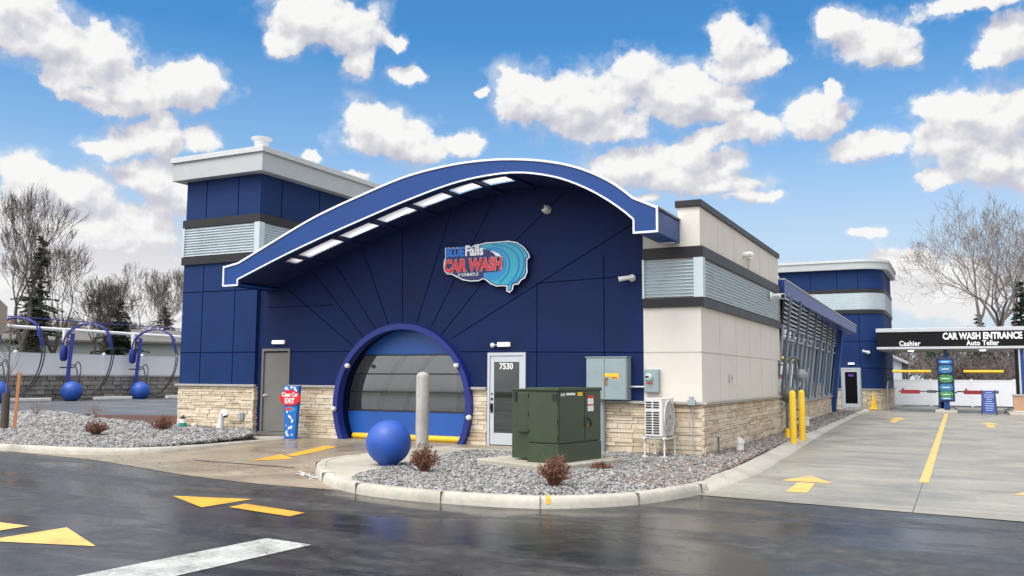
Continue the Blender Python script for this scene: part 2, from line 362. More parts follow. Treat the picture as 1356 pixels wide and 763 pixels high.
M['lot'] = concrete_mat('lot_asphalt', (.095, .10, .108), (.13, .134, .14), (.07, .073, .08), rough=.45)
M['apron'] = concrete_mat('apron_concrete', (.25, .205, .145), (.32, .27, .195), (.16, .12, .08), None, .5, wetmin=.14)
M['lane'] = concrete_mat('lane_concrete', (.268, .254, .215), (.315, .30, .255), (.205, .195, .168), (3.05, -.62, 4.6, 13.35), .5, (.12, 2.2, 1), wetmin=.32)
M['walk'] = concrete_mat('walk_concrete', (.40, .37, .305), (.46, .43, .355), (.31, .285, .235), None, .65)
M['kerb'] = concrete_mat('kerb_concrete', (.41, .385, .33), (.49, .465, .40), (.28, .26, .215), None, .6)
M['bedbase'] = mat('bed_base', (.14, .135, .13), .9)
M['mulch'] = mat('brown_mulch', (.085, .035, .022), .95, var=.5, vscale=14, bump=1., bscale=25)
M['pebble'] = island_mat('pebbles', [(0, (.06, .06, .062)), (.2, (.14, .14, .142)), (.45, (.235, .232, .228)), (.65, (.33, .325, .315)), (.8, (.175, .165, .155)), (.93, (.42, .405, .385)), (.97, (.25, .18, .14)), (1., (.32, .26, .20))], .7, .15, 60, .12, 30)
M['pebble2'] = island_mat('darker_pebbles', [(0, (.07, .07, .072)), (.2, (.13, .122, .115)), (.45, (.205, .19, .18)), (.65, (.29, .27, .25)), (.8, (.18, .145, .12)), (.9, (.37, .345, .32)), (.955, (.22, .12, .08)), (1., (.36, .27, .18))], .7, .15, 60, .12, 30)
def paint_mat(name, col, wear=.5):
    m = bpy.data.materials.new(name); m.use_nodes = True; nt = m.node_tree; L = nt.links
    b = nt.nodes['Principled BSDF']; g = nd(nt, 'ShaderNodeNewGeometry')
    n = nd(nt, 'ShaderNodeTexNoise', i_Scale=16., i_Detail=9., i_Roughness=.82); L.new(g.outputs['Position'], n.inputs[0])
    n3 = nd(nt, 'ShaderNodeTexNoise', i_Scale=2.3, i_Detail=4.); L.new(g.outputs['Position'], n3.inputs[0])
    ad = nd(nt, 'ShaderNodeMath', operation='MULTIPLY_ADD'); ad.inputs[1].default_value = .55; L.new(n3.outputs[0], ad.inputs[0]); L.new(n.outputs[0], ad.inputs[2])
    c2 = tuple(c*.55+.02 for c in col); c3 = (.06, .058, .055)
    r = ramp(nt, [(wear, c3), (wear+.10, c2), (wear+.22, col)]); 
    sc = nd(nt, 'ShaderNodeMath', operation='MULTIPLY'); sc.inputs[1].default_value = .66; L.new(ad.outputs[0], sc.inputs[0])
    L.new(sc.outputs[0], r.inputs[0]); L.new(r.outputs[0], b.inputs['Base Color']); b.inputs['Roughness'].default_value = .5
    return m
M['paintyellow'] = paint_mat('yellow_road_paint', (.70, .37, .03), .31)
M['paintpale'] = paint_mat('pale_yellow_road_paint', (.72, .45, .13), .29)
M['paintwhite'] = paint_mat('white_road_paint', (.52, .53, .50), .36)
M['green'] = mat('dark_green_enamel', (.033, .054, .027), .42, var=.10, vscale=4, bump=.05)
M['greendk'] = mat('door_gap', (.008, .014, .008), .6)
M['cabgrey'] = mat('blue_grey_enamel', (.255, .315, .33), .42, var=.06, vscale=5)
M['conduit'] = mat('grey_conduit', (.30, .35, .38), .5)
M['brass'] = mat('brass_lock', (.35, .22, .06), .35, metal=.8)
M['ac'] = mat('ac_cream_enamel', (.66, .65, .63), .42, var=.03)
M['slot'] = mat('dark_slot', (.035, .03, .028), .8)
M['fan'] = mat('fan_grey', (.34, .35, .36), .5)
M['rubber'] = mat('dark_rubber_mat', (.035, .036, .037), .8)
M['bollard'] = concrete_mat('bollard_concrete', (.36, .34, .31), (.42, .40, .37), (.27, .255, .235), None, .8, (14, 14, .8))
M['signred'] = mat('sign_red', (.60, .01, .02), .4)
M['signblue'] = mat('sign_blue', (.012, .12, .42), .4)
M['cyan'] = mat('wave_cyan', (.01, .25, .55), .35)
M['cyan2'] = mat('wave_deep_cyan', (.01, .18, .50), .35)
M['cyan3'] = mat('wave_aqua', (.02, .37, .52), .35)
M['logonavy'] = mat('logo_navy', (.012, .016, .12), .4)
M['logored'] = mat('logo_red', (.66, .03, .04), .4)
M['logoblue'] = mat('logo_blue', (.008, .17, .62), .4)
M['gas'] = mat('gas_pipe_grey', (.09, .10, .10), .5, var=.1)
M['gasl'] = mat('gas_meter_grey', (.22, .24, .25), .5, var=.1)
M['vinyl'] = mat('white_vinyl', (.66, .69, .72), .45, var=.04, vscale=.7)
M['block'] = island_mat('retaining_block', [(0, (.13, .125, .115)), (.5, (.20, .19, .17)), (1, (.27, .25, .22))], .9, .6, 12, .25, 4)
M['hose'] = mat('hose_black', (.02, .022, .03), .4)
M['vacblue'] = mat('vacuum_blue', (.012, .024, .21), .38)
M['bark'] = mat('grey_brown_bark', (.13, .105, .095), .9, var=.2, vscale=6)
M['barkdk'] = mat('dark_bark', (.075, .06, .052), .9, var=.2, vscale=6)
M['barklt'] = mat('pale_bark', (.21, .18, .165), .9, var=.2, vscale=6)
M['needle'] = mat('dark_green_needles', (.024, .046, .024), .8, var=.35, vscale=3)
M['needle2'] = mat('dull_green_needles', (.050, .062, .038), .8, var=.3, vscale=3)
M['needlebr'] = mat('bare_brown_branches', (.10, .085, .075), .9, var=.3, vscale=2)
M['twig'] = mat('red_brown_twigs', (.17, .075, .045), .8, var=.4, vscale=40)
M['twig2'] = mat('pale_brown_twigs', (.22, .14, .11), .8, var=.3, vscale=40)
M['seamgrey'] = mat('kerb_seam', (.12, .115, .10), .9)
M['orange'] = mat('orange_stake', (.55, .22, .09), .7, var=.2, vscale=8)
M['grass'] = mat('winter_grass', (.08, .085, .04), .95, var=.4, vscale=.5)
M['siding'] = mat('pale_green_siding', (.33, .37, .34), .7, var=.05)
M['siding2'] = mat('white_siding', (.52, .55, .58), .6, var=.05)
M['shingle'] = mat('grey_shingles', (.13, .12, .11), .9, var=.25, vscale=4)
M['shinglered'] = mat('red_brown_shingles', (.24, .10, .065), .9, var=.25, vscale=4)
M['stopback'] = mat('sign_back_brown', (.20, .165, .14), .5, var=.08)
M['valve'] = mat('teal_valve_cap', (.02, .26, .22), .4)
M['gatered'] = mat('gate_red', (.30, .02, .02), .45)
M['brick'] = mat('tan_brick', (.42, .25, .16), .8, var=.1)
M['menu'] = mat('menu_navy', (.006, .012, .06), .35)
M['menugreen'] = mat('menu_green', (.05, .24, .07), .4, var=.6, vscale=9)
M['menublue'] = mat('menu_blue', (.03, .17, .33), .4, var=.6, vscale=9)
M['fasciablack'] = mat('fascia_black', (.004, .004, .005), .45, spec=.2)
M['silver'] = mat('silver_strip', (.50, .51, .54), .35, metal=.3)
m = bpy.data.materials.new('white_translucent_panel'); m.use_nodes = True; nt = m.node_tree
for n in list(nt.nodes): nt.nodes.remove(n)
_o = nd(nt, 'ShaderNodeOutputMaterial'); _t = nd(nt, 'ShaderNodeBsdfTranslucent'); _t.inputs[0].default_value = (.92, .92, .95, 1)
_d = nd(nt, 'ShaderNodeBsdfDiffuse'); _d.inputs[0].default_value = (.8, .8, .84, 1); _x = nd(nt, 'ShaderNodeMixShader'); _x.inputs[0].default_value = .15
nt.links.new(_t.outputs[0], _x.inputs[1]); nt.links.new(_d.outputs[0], _x.inputs[2]); nt.links.new(_x.outputs[0], _o.inputs[0])
M['skylight'] = m
m = bpy.data.materials.new('lamp_lens'); m.use_nodes = True; b = m.node_tree.nodes['Principled BSDF']
b.inputs['Base Color'].default_value = (.8, .8, .8, 1); b.inputs['Emission Color'].default_value = (1, .98, .94, 1); b.inputs['Emission Strength'].default_value = .8
M['lamp'] = m

# ------------------------------------------------------------------ camera
cam = bpy.data.cameras.new('camera'); camo = bpy.data.objects.new('camera', cam); COL.objects.link(camo)
cam.sensor_width = 36; cam.lens = 1170.53/1356*36; cam.clip_end = 3000; cam.clip_start = .05
yaw, pit, rol = map(math.radians, (26.71288, 5.77347, .33606))
fwv = Vector((-math.sin(yaw)*math.cos(pit), math.cos(yaw)*math.cos(pit), math.sin(pit)))
rv = Vector((math.cos(yaw), math.sin(yaw), 0)); uv = rv.cross(fwv)
r2 = rv*math.cos(rol)+uv*math.sin(rol); u2 = -rv*math.sin(rol)+uv*math.cos(rol)
mm = Matrix((r2, u2, -fwv)).transposed().to_4x4(); mm.translation = (0, 0, 1.75)
camo.matrix_world = mm
S.camera = camo

# ------------------------------------------------------------------ sky
W = bpy.data.worlds.new('World'); S.world = W; W.use_nodes = True; nt = W.node_tree; L = nt.links
for n in list(nt.nodes): nt.nodes.remove(n)
SUN = Vector((-.15, -.62, 1.05)).normalized()

def math_(nt, op, a, b=None, c=None, clamp=False):
    n = nt.nodes.new('ShaderNodeMath'); n.operation = op; n.use_clamp = clamp
    for i, x in enumerate((a, b, c)):
        if x is None: continue
        if isinstance(x, (int, float)): n.inputs[i].default_value = x
        else: nt.links.new(x, n.inputs[i])
    return n.outputs[0]
def vmath(nt, op, a, b=None, c=None):
    n = nt.nodes.new('ShaderNodeVectorMath'); n.operation = op
    for i, x in enumerate((a, b, c)):
        if x is None: continue
        if isinstance(x, (tuple, list)): n.inputs[i].default_value = x
        else: nt.links.new(x, n.inputs[i])
    return n

# cloud thickness as a function of (azimuth, elevation)
G = bpy.data.node_groups.new('cloud_thickness', 'ShaderNodeTree')
G.interface.new_socket('P', in_out='INPUT', socket_type='NodeSocketVector')
G.interface.new_socket('T', in_out='OUTPUT', socket_type='NodeSocketFloat')
gi = G.nodes.new('NodeGroupInput'); go = G.nodes.new('NodeGroupOutput')
def gnoise(vec, scale, detail, rough, out=0, dist=0.):
    n = G.nodes.new('ShaderNodeTexNoise'); n.inputs['Scale'].default_value = scale; n.inputs['Detail'].default_value = detail
    n.inputs['Roughness'].default_value = rough; n.inputs['Distortion'].default_value = dist; G.links.new(vec, n.inputs['Vector']); return n.outputs[out]
P = gi.outputs[0]
w1 = vmath(G, 'SUBTRACT', gnoise(P, 9., 3., .5, 1), (.5, .5, .5)).outputs[0]
w2 = vmath(G, 'SUBTRACT', gnoise(P, 34., 5., .62, 1), (.5, .5, .5)).outputs[0]
Pw = vmath(G, 'MULTIPLY_ADD', w1, (.055, .04, 0), P).outputs[0]
Pw = vmath(G, 'MULTIPLY_ADD', w2, (.030, .026, 0), Pw).outputs[0]
Pw = vmath(G, 'MULTIPLY', Pw, (1, 1, 0)).outputs[0]
cur = None
for (a, e, ra, re) in BLOBS:
    q = vmath(G, 'MULTIPLY_ADD', Pw, (1/ra, 1/re, 0), (-a/ra, -e/re, 0)).outputs[0]
    ln = G.nodes.new('ShaderNodeVectorMath'); ln.operation = 'LENGTH'; G.links.new(q, ln.inputs[0]); d = ln.outputs['Value']
    if cur is None: cur = d
    else:
        n = G.nodes.new('ShaderNodeMath'); n.operation = 'SMOOTH_MIN'; G.links.new(cur, n.inputs[0]); G.links.new(d, n.inputs[1]); n.inputs[2].default_value = .25; cur = n.outputs[0]
sp = G.nodes.new('ShaderNodeSeparateXYZ'); G.links.new(P, sp.inputs[0])
az, el = sp.outputs[0], sp.outputs[1]
away = math_(G, 'ABSOLUTE', math_(G, 'ADD', az, .466))
def sstep(nt, x, a, b):
    n = nt.nodes.new('ShaderNodeMapRange'); n.interpolation_type = 'SMOOTHSTEP'; nt.links.new(x, n.inputs[0])
    n.inputs[1].default_value = a; n.inputs[2].default_value = b; return n.outputs[0]
msk = math_(G, 'MAXIMUM', sstep(G, away, .60, .85), sstep(G, el, .45, .62))
gn = gnoise(P, 3.2, 4., .55)
other = math_(G, 'SUBTRACT', 2.2, math_(G, 'MULTIPLY', msk, math_(G, 'MULTIPLY', gn, 3.2)))
cur = math_(G, 'MINIMUM', cur, other)
puff = gnoise(P, 24., 9., .64, 0, .0)
vo = G.nodes.new('ShaderNodeTexVoronoi'); vo.feature = 'SMOOTH_F1'; vo.inputs['Scale'].default_value = 42.; vo.inputs['Smoothness'].default_value = .5
G.links.new(Pw, vo.inputs['Vector'])
t = math_(G, 'SUBTRACT', 1.0, cur)
t = math_(G, 'ADD', t, math_(G, 'MULTIPLY', math_(G, 'SUBTRACT', puff, .5), 1.05))
t = math_(G, 'ADD', t, math_(G, 'MULTIPLY', math_(G, 'SUBTRACT', .42, vo.outputs['Distance']), .34))
G.links.new(t, go.inputs[0])

tc = nd(nt, 'ShaderNodeTexCoord'); dirn = vmath(nt, 'NORMALIZE', tc.outputs['Generated']).outputs[0]
s3 = nd(nt, 'ShaderNodeSeparateXYZ'); L.new(dirn, s3.inputs[0])
azw = math_(nt, 'ARCTAN2', s3.outputs[0], s3.outputs[1]); elw = math_(nt, 'ARCSINE', s3.outputs[2])
cb = nd(nt, 'ShaderNodeCombineXYZ'); L.new(azw, cb.inputs[0]); L.new(elw, cb.inputs[1])
def cloud(vec):
    g = nt.nodes.new('ShaderNodeGroup'); g.node_tree = G; L.new(vec, g.inputs[0]); return g.outputs[0]
T0 = cloud(cb.outputs[0])
T1 = cloud(vmath(nt, 'ADD', cb.outputs[0], (-.009, .024, 0)).outputs[0])
def wnoise(vec, sc):
    n = nd(nt, 'ShaderNodeTexNoise', i_Scale=sc, i_Detail=4., i_Roughness=.55); L.new(vec, n.inputs['Vector']); return n.outputs[0]
dens = sstep(nt, T0, -.03, .24)
dens = math_(nt, 'POWER', dens, .8)
fr_ = sstep(nt, math_(nt, 'ADD', T0, math_(nt, 'MULTIPLY', math_(nt, 'SUBTRACT', wnoise(cb.outputs[0], 30.), .5), 1.6)), -.35, .35)
dens = math_(nt, 'MAXIMUM', dens, math_(nt, 'MULTIPLY', fr_, .42))
offv = vmath(nt, 'ADD', cb.outputs[0], (-.004, .0075, 0)).outputs[0]
fine_ = math_(nt, 'SUBTRACT', wnoise(cb.outputs[0], 48.), wnoise(offv, 48.))
shade = math_(nt, 'MULTIPLY', math_(nt, 'SUBTRACT', T0, T1), .80)
shade = math_(nt, 'ADD', shade, math_(nt, 'MULTIPLY', fine_, 1.05))
shade = math_(nt, 'ADD', shade, .60)
lowb = sstep(nt, elw, .24, .06)
shade = math_(nt, 'MAXIMUM', shade, math_(nt, 'MULTIPLY', lowb, .80))
cr = ramp(nt, [(.0, (3.7, 3.7, 4.25)), (.3, (4.3, 4.3, 4.75)), (.55, (4.9, 4.9, 5.1)), (.8, (5.8, 5.8, 5.85)), (1., (6.3, 6.3, 6.25))])
L.new(shade, cr.inputs[0])
sky = nd(nt, 'ShaderNodeTexSky'); sky.sky_type = 'NISHITA'; sky.sun_disc = False
sky.sun_elevation = math.asin(SUN.z); sky.sun_rotation = math.atan2(SUN.x, SUN.y); sky.altitude = 200; sky.ozone_density = 1.6; sky.dust_density = .6
tint = vmath(nt, 'MULTIPLY', sky.outputs[0], SKYTINT).outputs[0]
# paler towards the horizon and towards the west (left)
hz = ramp(nt, [(0., (1, 1, 1)), (.14, (.90, .90, .90)), (.26, (.70, .70, .70)), (.42, (.27, .27, .27)), (.62, (.02, .02, .02))])
eln = math_(nt, 'DIVIDE', elw, .6, clamp=True)
L.new(eln, hz.inputs[0])
mxh = nd(nt, 'ShaderNodeMix', data_type='RGBA'); L.new(hz.outputs[0], mxh.inputs[0]); L.new(tint, mxh.inputs['A']); mxh.inputs['B'].default_value = (4.5, 5.05, 5.7, 1)
mx = nd(nt, 'ShaderNodeMix', data_type='RGBA'); L.new(dens, mx.inputs[0]); L.new(mxh.outputs['Result'], mx.inputs['A']); L.new(cr.outputs[0], mx.inputs['B'])
dp = vmath(nt, 'DOT_PRODUCT', dirn, tuple(SUN)).outputs['Value']
glow = math_(nt, 'MULTIPLY_ADD', sstep(nt, dp, .35, 1.), 3.2, 1.)
gl_ = nd(nt, 'ShaderNodeVectorMath', operation='SCALE'); L.new(mx.outputs['Result'], gl_.inputs[0]); L.new(glow, gl_.inputs['Scale'])
bg = nd(nt, 'ShaderNodeBackground'); bg.inputs['Strength'].default_value = .1; wm_ = nd(nt, 'ShaderNodeMix', data_type='RGBA', blend_type='MULTIPLY'); L.new(sstep(nt, dp, .2, .8), wm_.inputs[0]); L.new(gl_.outputs[0], wm_.inputs['A']); wm_.inputs['B'].default_value = (1., .965, .90, 1)
L.new(wm_.outputs['Result'], bg.inputs[0])
wo = nd(nt, 'ShaderNodeOutputWorld'); L.new(bg.outputs[0], wo.inputs[0])
try: W.cycles.sampling_method = 'MANUAL'; W.cycles.sample_map_resolution = 512
except Exception: pass

sl = bpy.data.lights.new('sun', 'SUN'); sl.energy = 1.5; sl.angle = math.radians(24); sl.color = (1, .94, .86)
so = bpy.data.objects.new('sun', sl); COL.objects.link(so); so.rotation_euler = SUN.to_track_quat('Z', 'Y').to_euler(); so.location = (0, 0, 30)
S.view_settings.view_transform = 'Standard'; S.view_settings.look = 'None'; S.view_settings.gamma = 1; S.view_settings.exposure = .58
S.view_settings.use_curve_mapping = False

# ------------------------------------------------------------------ ground
def sheet(name, rows, zf, mt, kind='structure', sub=1):
    """rows: list of rows of (x,y); grid of quads"""
    vs = []; n = len(rows[0])
    for r in rows:
        for x, y in r: vs.append((x, y, zf(x, y)))
    fs = []
    for i in range(len(rows)-1):
        for j in range(n-1): fs.append((i*n+j, i*n+j+1, (i+1)*n+j+1, (i+1)*n+j))
    o = mesh_obj(name, vs, fs, mt); finish_normals(o)
    import bmesh
    if o.data.polygons[0].normal.z < 0: o.data.flip_normals()
    tag(o, kind=kind); return o
def poly_sheet(name, pts, z, mt, **kw):
    """flat or sloped polygon, triangulated"""
    from mathutils.geometry import tessellate_polygon
    zf = z if callable(z) else (lambda x, y: z)
    tr = tessellate_polygon([[Vector((x, y, 0)) for x, y in pts]])
    o = mesh_obj(name, [(x, y, zf(x, y)) for x, y in pts], [tuple(t) for t in tr], mt); finish_normals(o)
    if sum(p.normal.z for p in o.data.polygons) < 0: o.data.flip_normals()
    return tag(o, kind=kw.get('kind', 'structure'))

poly_sheet('ground', [(-600, -60), (600, -60), (600, 900), (-600, 900)], -.06, M['grass'])
poly_sheet('asphalt_road', [(-70, -30), (40, -30), (40, 70), (-70, 70)], 0., M['asphalt'])
# apron in front of the bay door
aedge = [(-30, 12.9), (-19.8, 13.15), (-15.86, 12.65), (-12.35, 11.57), (-10.45, 11.23), (-9.19, 11.2), (-8.2, 11.2)]
def apz(x, y): return .005+.155*min(max((y-13.6)/4.6, 0), 1)
xs = [-30+.6*i for i in range(37)]
sheet('concrete_driveway', [[(x, y0+(19.3-y0)*t) for t in [k/24 for k in range(25)] for y0 in (interp(aedge, x),)] for x in xs if x < -8.4], apz, M['apron'])
# drive-through lane on the right
sheet('concrete_lane', [[(x, 13.38-(x+3.57)*.12 if k == 0 else 13.5+(62-13.5)*k/30) for k in range(31)] for x in (-4.6, -3.57, -2.7, -1.68, -.7, .7, 3, 6, 10, 14)], lambda x, y: .006, M['lane'])
# parking lot by the vacuums, a little higher
def lotz(x, y): return min(max(.2+.0375*(-26-x), .2), .5)
sheet('parking_lot', [[(x, y) for x in (-60, -45, -39, -34, -30, -26, -19.9)] for y in (18.3, 20, 30, 45, 60, 90)], lotz, M['lot'])

KX, KY = [], []
kp = catmull([Vector((x, y, 0)) for x, y in [(-3.50, 13.75), (-3.57, 13.38), (-3.82, 12.49), (-4.22, 11.68), (-4.86, 11.08), (-5.42, 10.85), (-6.31, 10.76), (-7.33, 10.80), (-8.15, 11.01), (-8.90, 11.42), (-9.65, 12.05), (-10.40, 12.83), (-11.05, 13.75), (-11.25, 14.6), (-11.15, 15.8), (-10.95, 17.2), (-10.62, 18.2)]], 5)
def offset(path, d):
    out = []
    for i, p in enumerate(path):
        t = (path[min(i+1, len(path)-1)]-path[max(i-1, 0)]).normalized(); out.append(p+Vector((-t.y, t.x, 0))*d)
    return out
def kerb(name, path, prof, mt, side=1):
    """prof: (offset inward, z)"""
    vs = []; n = len(prof)
    rows = [offset(path, side*o) for o, z in prof]
    for i in range(len(path)):
        for k, (o, z) in enumerate(prof):
            zz = z(path[i], rows[k][i]) if callable(z) else z
            vs.append((rows[k][i].x, rows[k][i].y, zz))
    fs = [(i*n+k, i*n+k+1, (i+1)*n+k+1, (i+1)*n+k) for i in range(len(path)-1) for k in range(n-1)]
    fs += [tuple(range(n)), tuple((len(path)-1)*n+k for k in range(n-1, -1, -1))]
    o = mesh_obj(name, vs, fs, mt); finish_normals(o); o.data.shade_smooth()
    try: o.data.set_sharp_from_angle(angle=math.radians(50))
    except Exception: pass
    return tag(o, kind='structure')
KPROF = [(-.0, -.02), (.012, .06), (.03, .125), (.06, .15), (.10, .157), (.19, .155), (.21, .13), (.215, .05)]
ik = kerb('kerb', kp, KPROF, M['kerb'], -1)
# thin joints and gutter pan of the kerb
jb = MB()
inn = offset(kp, -.2)
for i in range(4, len(kp)-10, 9):
    a = kp[i]; b = inn[i]; t = (kp[i+1]-kp[i]).normalized(); nn = (b-a).normalized()
    jb.obox(((a+nn*.10)+Vector((0, 0, .08))), nn, t, (0, 0, 1), .1035, .004, .0795)
tag(jb.build('kerb_joint', M['seamgrey']), kind='structure')
# sidewalk by the glass door and ball, and the gravel bed
innp = [(p.x, p.y) for p in offset(kp, -.2)]
gl_edge = [(-8.49, 11.35), (-8.8, 11.8), (-9.05, 12.4), (-9.25, 13.5), (-9.55, 15.2), (-9.75, 16.6), (-9.85, 17.4), (-8.7, 17.45), (-8.7, 18.62)]
left_in = [p for p in innp if p[0] < -8.49]
poly_sheet('sidewalk', left_in+[(-10.4, 18.62)]+gl_edge[::-1], .146, M['walk'])
right_in = [p for p in innp if p[0] >= -8.49]
BED_R = gl_edge+[(-4.8, 18.65), (-4.8, 28), (-5.1, 29.5), (-5.6, 46), (-5.7, 54.8), (-4.95, 54.8), (-4.80, 47.6), (-4.45, 33), (-4.2, 22.5), (-3.99, 16.9), (-3.75, 13.2)]+right_in[:]
poly_sheet('gravel_bed', BED_R, .09, M['bedbase'])
kl = catmull([Vector((x, y, 0)) for x, y in [(-3.50, 13.6), (-3.36, 16.45), (-3.5, 20.44), (-3.72, 25), (-3.94, 30), (-4.28, 40), (-4.46, 47.6), (-4.55, 54.4)]], 4)
wid = lambda p: .34
kerb('kerb', kl, [(0, .0), (.02, .03), (.16, .075), (.33, .125), (.36, .13), (.40, .12), (.42, .03)], M['kerb'], 1)
# left bed
def bedz(x, y): return min(.11+.035*max(y-13.3, 0)+.012*max(0, -19-x), .33)
kpl = catmull([Vector((x, y, 0)) for x, y in [(-34, 12.75), (-27, 12.95), (-21.5, 13.12), (-19.6, 13.1), (-17.76, 13.25), (-16.6, 13.6), (-15.93, 14.3), (-15.68, 15.35), (-15.66, 16.5), (-15.62, 17.4), (-15.45, 18.3)]], 5)
kerb('kerb', kpl, KPROF, M['kerb'], 1)
inl = [(p.x, p.y) for p in offset(kpl, .2)]
BED_L = [p for p in inl if p[1] < 17.25]+[(-16.6, 17.8), (-17.22, 18.45), (-20.0, 18.45), (-21, 18.5), (-23, 19.1), (-25.3, 19.9), (-28, 21.3), (-31, 22.4), (-36, 22.4), (-36, 13)]
poly_sheet('gravel_bed', BED_L, lambda x, y: bedz(x, y)-.07 if y > 14.5 else bedz(x, y)-.01, M['bedbase'])
poly_sheet('sidewalk', [p for p in inl if p[1] >= 17.2]+[(-15.5, 18.62), (-17.2, 18.62), (-17.2, 18.40), (-16.6, 17.8)], .16, M['walk'])
def mz(x, y): return .37 if y > 18.35 and y < 22 else .30
poly_sheet('mulch', [(-19.99, 18.3), (-21, 18.3), (-23, 18.9), (-25.3, 19.7), (-28, 21.1), (-28.3, 22.3), (-25.5, 23.5), (-19.99, 23.8)], mz, M['mulch'])

# ---------------------------------------------------------------- pebbles
def in_poly(px, py, poly):
    c = np.zeros(len(px), bool); n = len(poly)
    for i in range(n):
        x1, y1 = poly[i]; x2, y2 = poly[(i+1) % n]
        k = ((y1 > py) != (y2 > py)) & (px < (x2-x1)*(py-y1)/((y2-y1) if y2 != y1 else 1e-9)+x1)
        c ^= k
    return c
def gravel(name, poly, zf, dens, size, mt, seed, excl=()):
    """dens(x,y) -> stones per m2 (array), individual stones modelled as squashed icosahedra"""
    rg = np.random.default_rng(seed)
    P = np.array(poly); x0, y0 = P.min(0); x1, y1 = P.max(0)
    N = int((x1-x0)*(y1-y0)*dens)
    px = rg.uniform(x0, x1, N); py = rg.uniform(y0, y1, N)
    k = in_poly(px, py, poly)
    for (a, b, c, d) in excl: k &= ~((px > a) & (px < b) & (py > c) & (py < d))
    px = px[k]; py = py[k]
    if len(px) == 0: return
    keep = rg.uniform(0, 1, len(px)) < np.clip(20/np.hypot(px, py), .3, 1)**1.4
    px = px[keep]; py = py[keep]; N = len(px)
    big = np.clip(np.hypot(px, py)/20, 1, 1.7)
    t = (1+5**.5)/2
    V = np.array([(-1,t,0),(1,t,0),(-1,-t,0),(1,-t,0),(0,-1,t),(0,1,t),(0,-1,-t),(0,1,-t),(t,0,-1),(t,0,1),(-t,0,-1),(-t,0,1)], float); V /= np.linalg.norm(V[0])
    Fc = np.array([(0,11,5),(0,5,1),(0,1,7),(0,7,10),(0,10,11),(1,5,9),(5,11,4),(11,10,2),(10,7,6),(7,1,8),(3,9,4),(3,4,2),(3,2,6),(3,6,8),(3,8,9),(4,9,5),(2,4,11),(6,2,10),(8,6,7),(9,8,1)])
    sz = size*rg.lognormal(0, .34, N)*big
    sc = np.stack([sz*rg.uniform(.9, 1.5, N), sz*rg.uniform(.6, 1.05, N), sz*rg.uniform(.35, .75, N)], 1)
    VV = V[None]*(1+rg.uniform(-.16, .16, (N, 12, 1)))*sc[:, None]
    tx = rg.normal(0, .35, N); a = rg.uniform(0, 2*pi, N)
    y = VV[..., 1]*np.cos(tx)[:, None]-VV[..., 2]*np.sin(tx)[:, None]; z = VV[..., 1]*np.sin(tx)[:, None]+VV[..., 2]*np.cos(tx)[:, None]
    x = VV[..., 0]; X = x*np.cos(a)[:, None]-y*np.sin(a)[:, None]; Y = x*np.sin(a)[:, None]+y*np.cos(a)[:, None]
    zz = np.array([zf(p, q) for p, q in zip(px, py)])+rg.uniform(.0, .05, N)
    out = np.stack([X+px[:, None], Y+py[:, None], z+zz[:, None]], -1).reshape(-1, 3)
    F2 = (Fc[None]+(np.arange(N)*12)[:, None, None]).reshape(-1, 3)
    me = bpy.data.meshes.new(name); me.vertices.add(len(out)); me.vertices.foreach_set('co', out.ravel().astype(np.float32))
    me.loops.add(F2.size); me.loops.foreach_set('vertex_index', F2.ravel().astype(np.int32))
    me.polygons.add(len(F2)); me.polygons.foreach_set('loop_start', (np.arange(len(F2))*3).astype(np.int32)); me.polygons.foreach_set('loop_total', np.full(len(F2), 3, np.int32))
    me.update(); me.validate(); me.shade_smooth(); me.materials.append(mt)
    o = bpy.data.objects.new(name, me); COL.objects.link(o); tag(o, kind='stuff'); return o
gravel('gravel', BED_R, lambda x, y: .10, 1450, .0235, M['pebble'], 3, excl=[(-4.87, -3, 13.2, 99), (-10, -3, 18.6, 99)])
gravel('gravel', [(-4.9, 18.65), (-4.9, 28), (-5.1, 29.5), (-5.6, 46), (-5.7, 54.8), (-4.85, 54.8), (-4.72, 47.6), (-4.33, 33), (-4.05, 22.5), (-3.80, 16.9), (-3.76, 13.2), (-4.9, 13.2)], lambda x, y: .10, 1300, .025, M['pebble2'], 5)
gravel('gravel', BED_L, bedz, 1050, .027, M['pebble'], 4)

# ------------------------------------------------------------------ the car wash
YW = 18.61; XS = -4.85; ZB = .05
B = thing('car_wash_building', (-11, YW, 0), 'navy blue and beige car wash building with arched canopy and round bay door', 'car wash')
topc = [(-16.93, 4.57), (-16.54, 4.61), (-15.06, 5.24), (-13.93, 5.69), (-12.58, 6.10), (-11.30, 6.43), (-10.07, 6.575), (-9.10, 6.58), (-8.35, 6.51), (-7.63, 6.38), (-6.93, 6.16), (-6.26, 5.81), (-5.77, 5.42), (-5.53, 5.20), (-5.29, 5.20)]
botc = [(-16.42, 4.20), (-15.08, 4.68), (-13.91, 5.06), (-12.56, 5.46), (-11.28, 5.82), (-10.07, 6.10), (-9.10, 6.20), (-8.35, 6.18), (-7.63, 6.03), (-7.10, 5.83), (-6.59, 5.56), (-6.10, 5.22), (-5.79, 4.95)]
def smooth_tab(tab, k=5):
    return [(p.x, p.z) for p in catmull([Vector((x, 0, z)) for x, z in tab], k)]
topS = smooth_tab(topc[1:-1]); botS = smooth_tab(botc)
def arch(x): return interp(botS, x) if x > -16.42 else 4.2
RC = (-12.38, 1.04); RO, RI = 2.03, 1.87

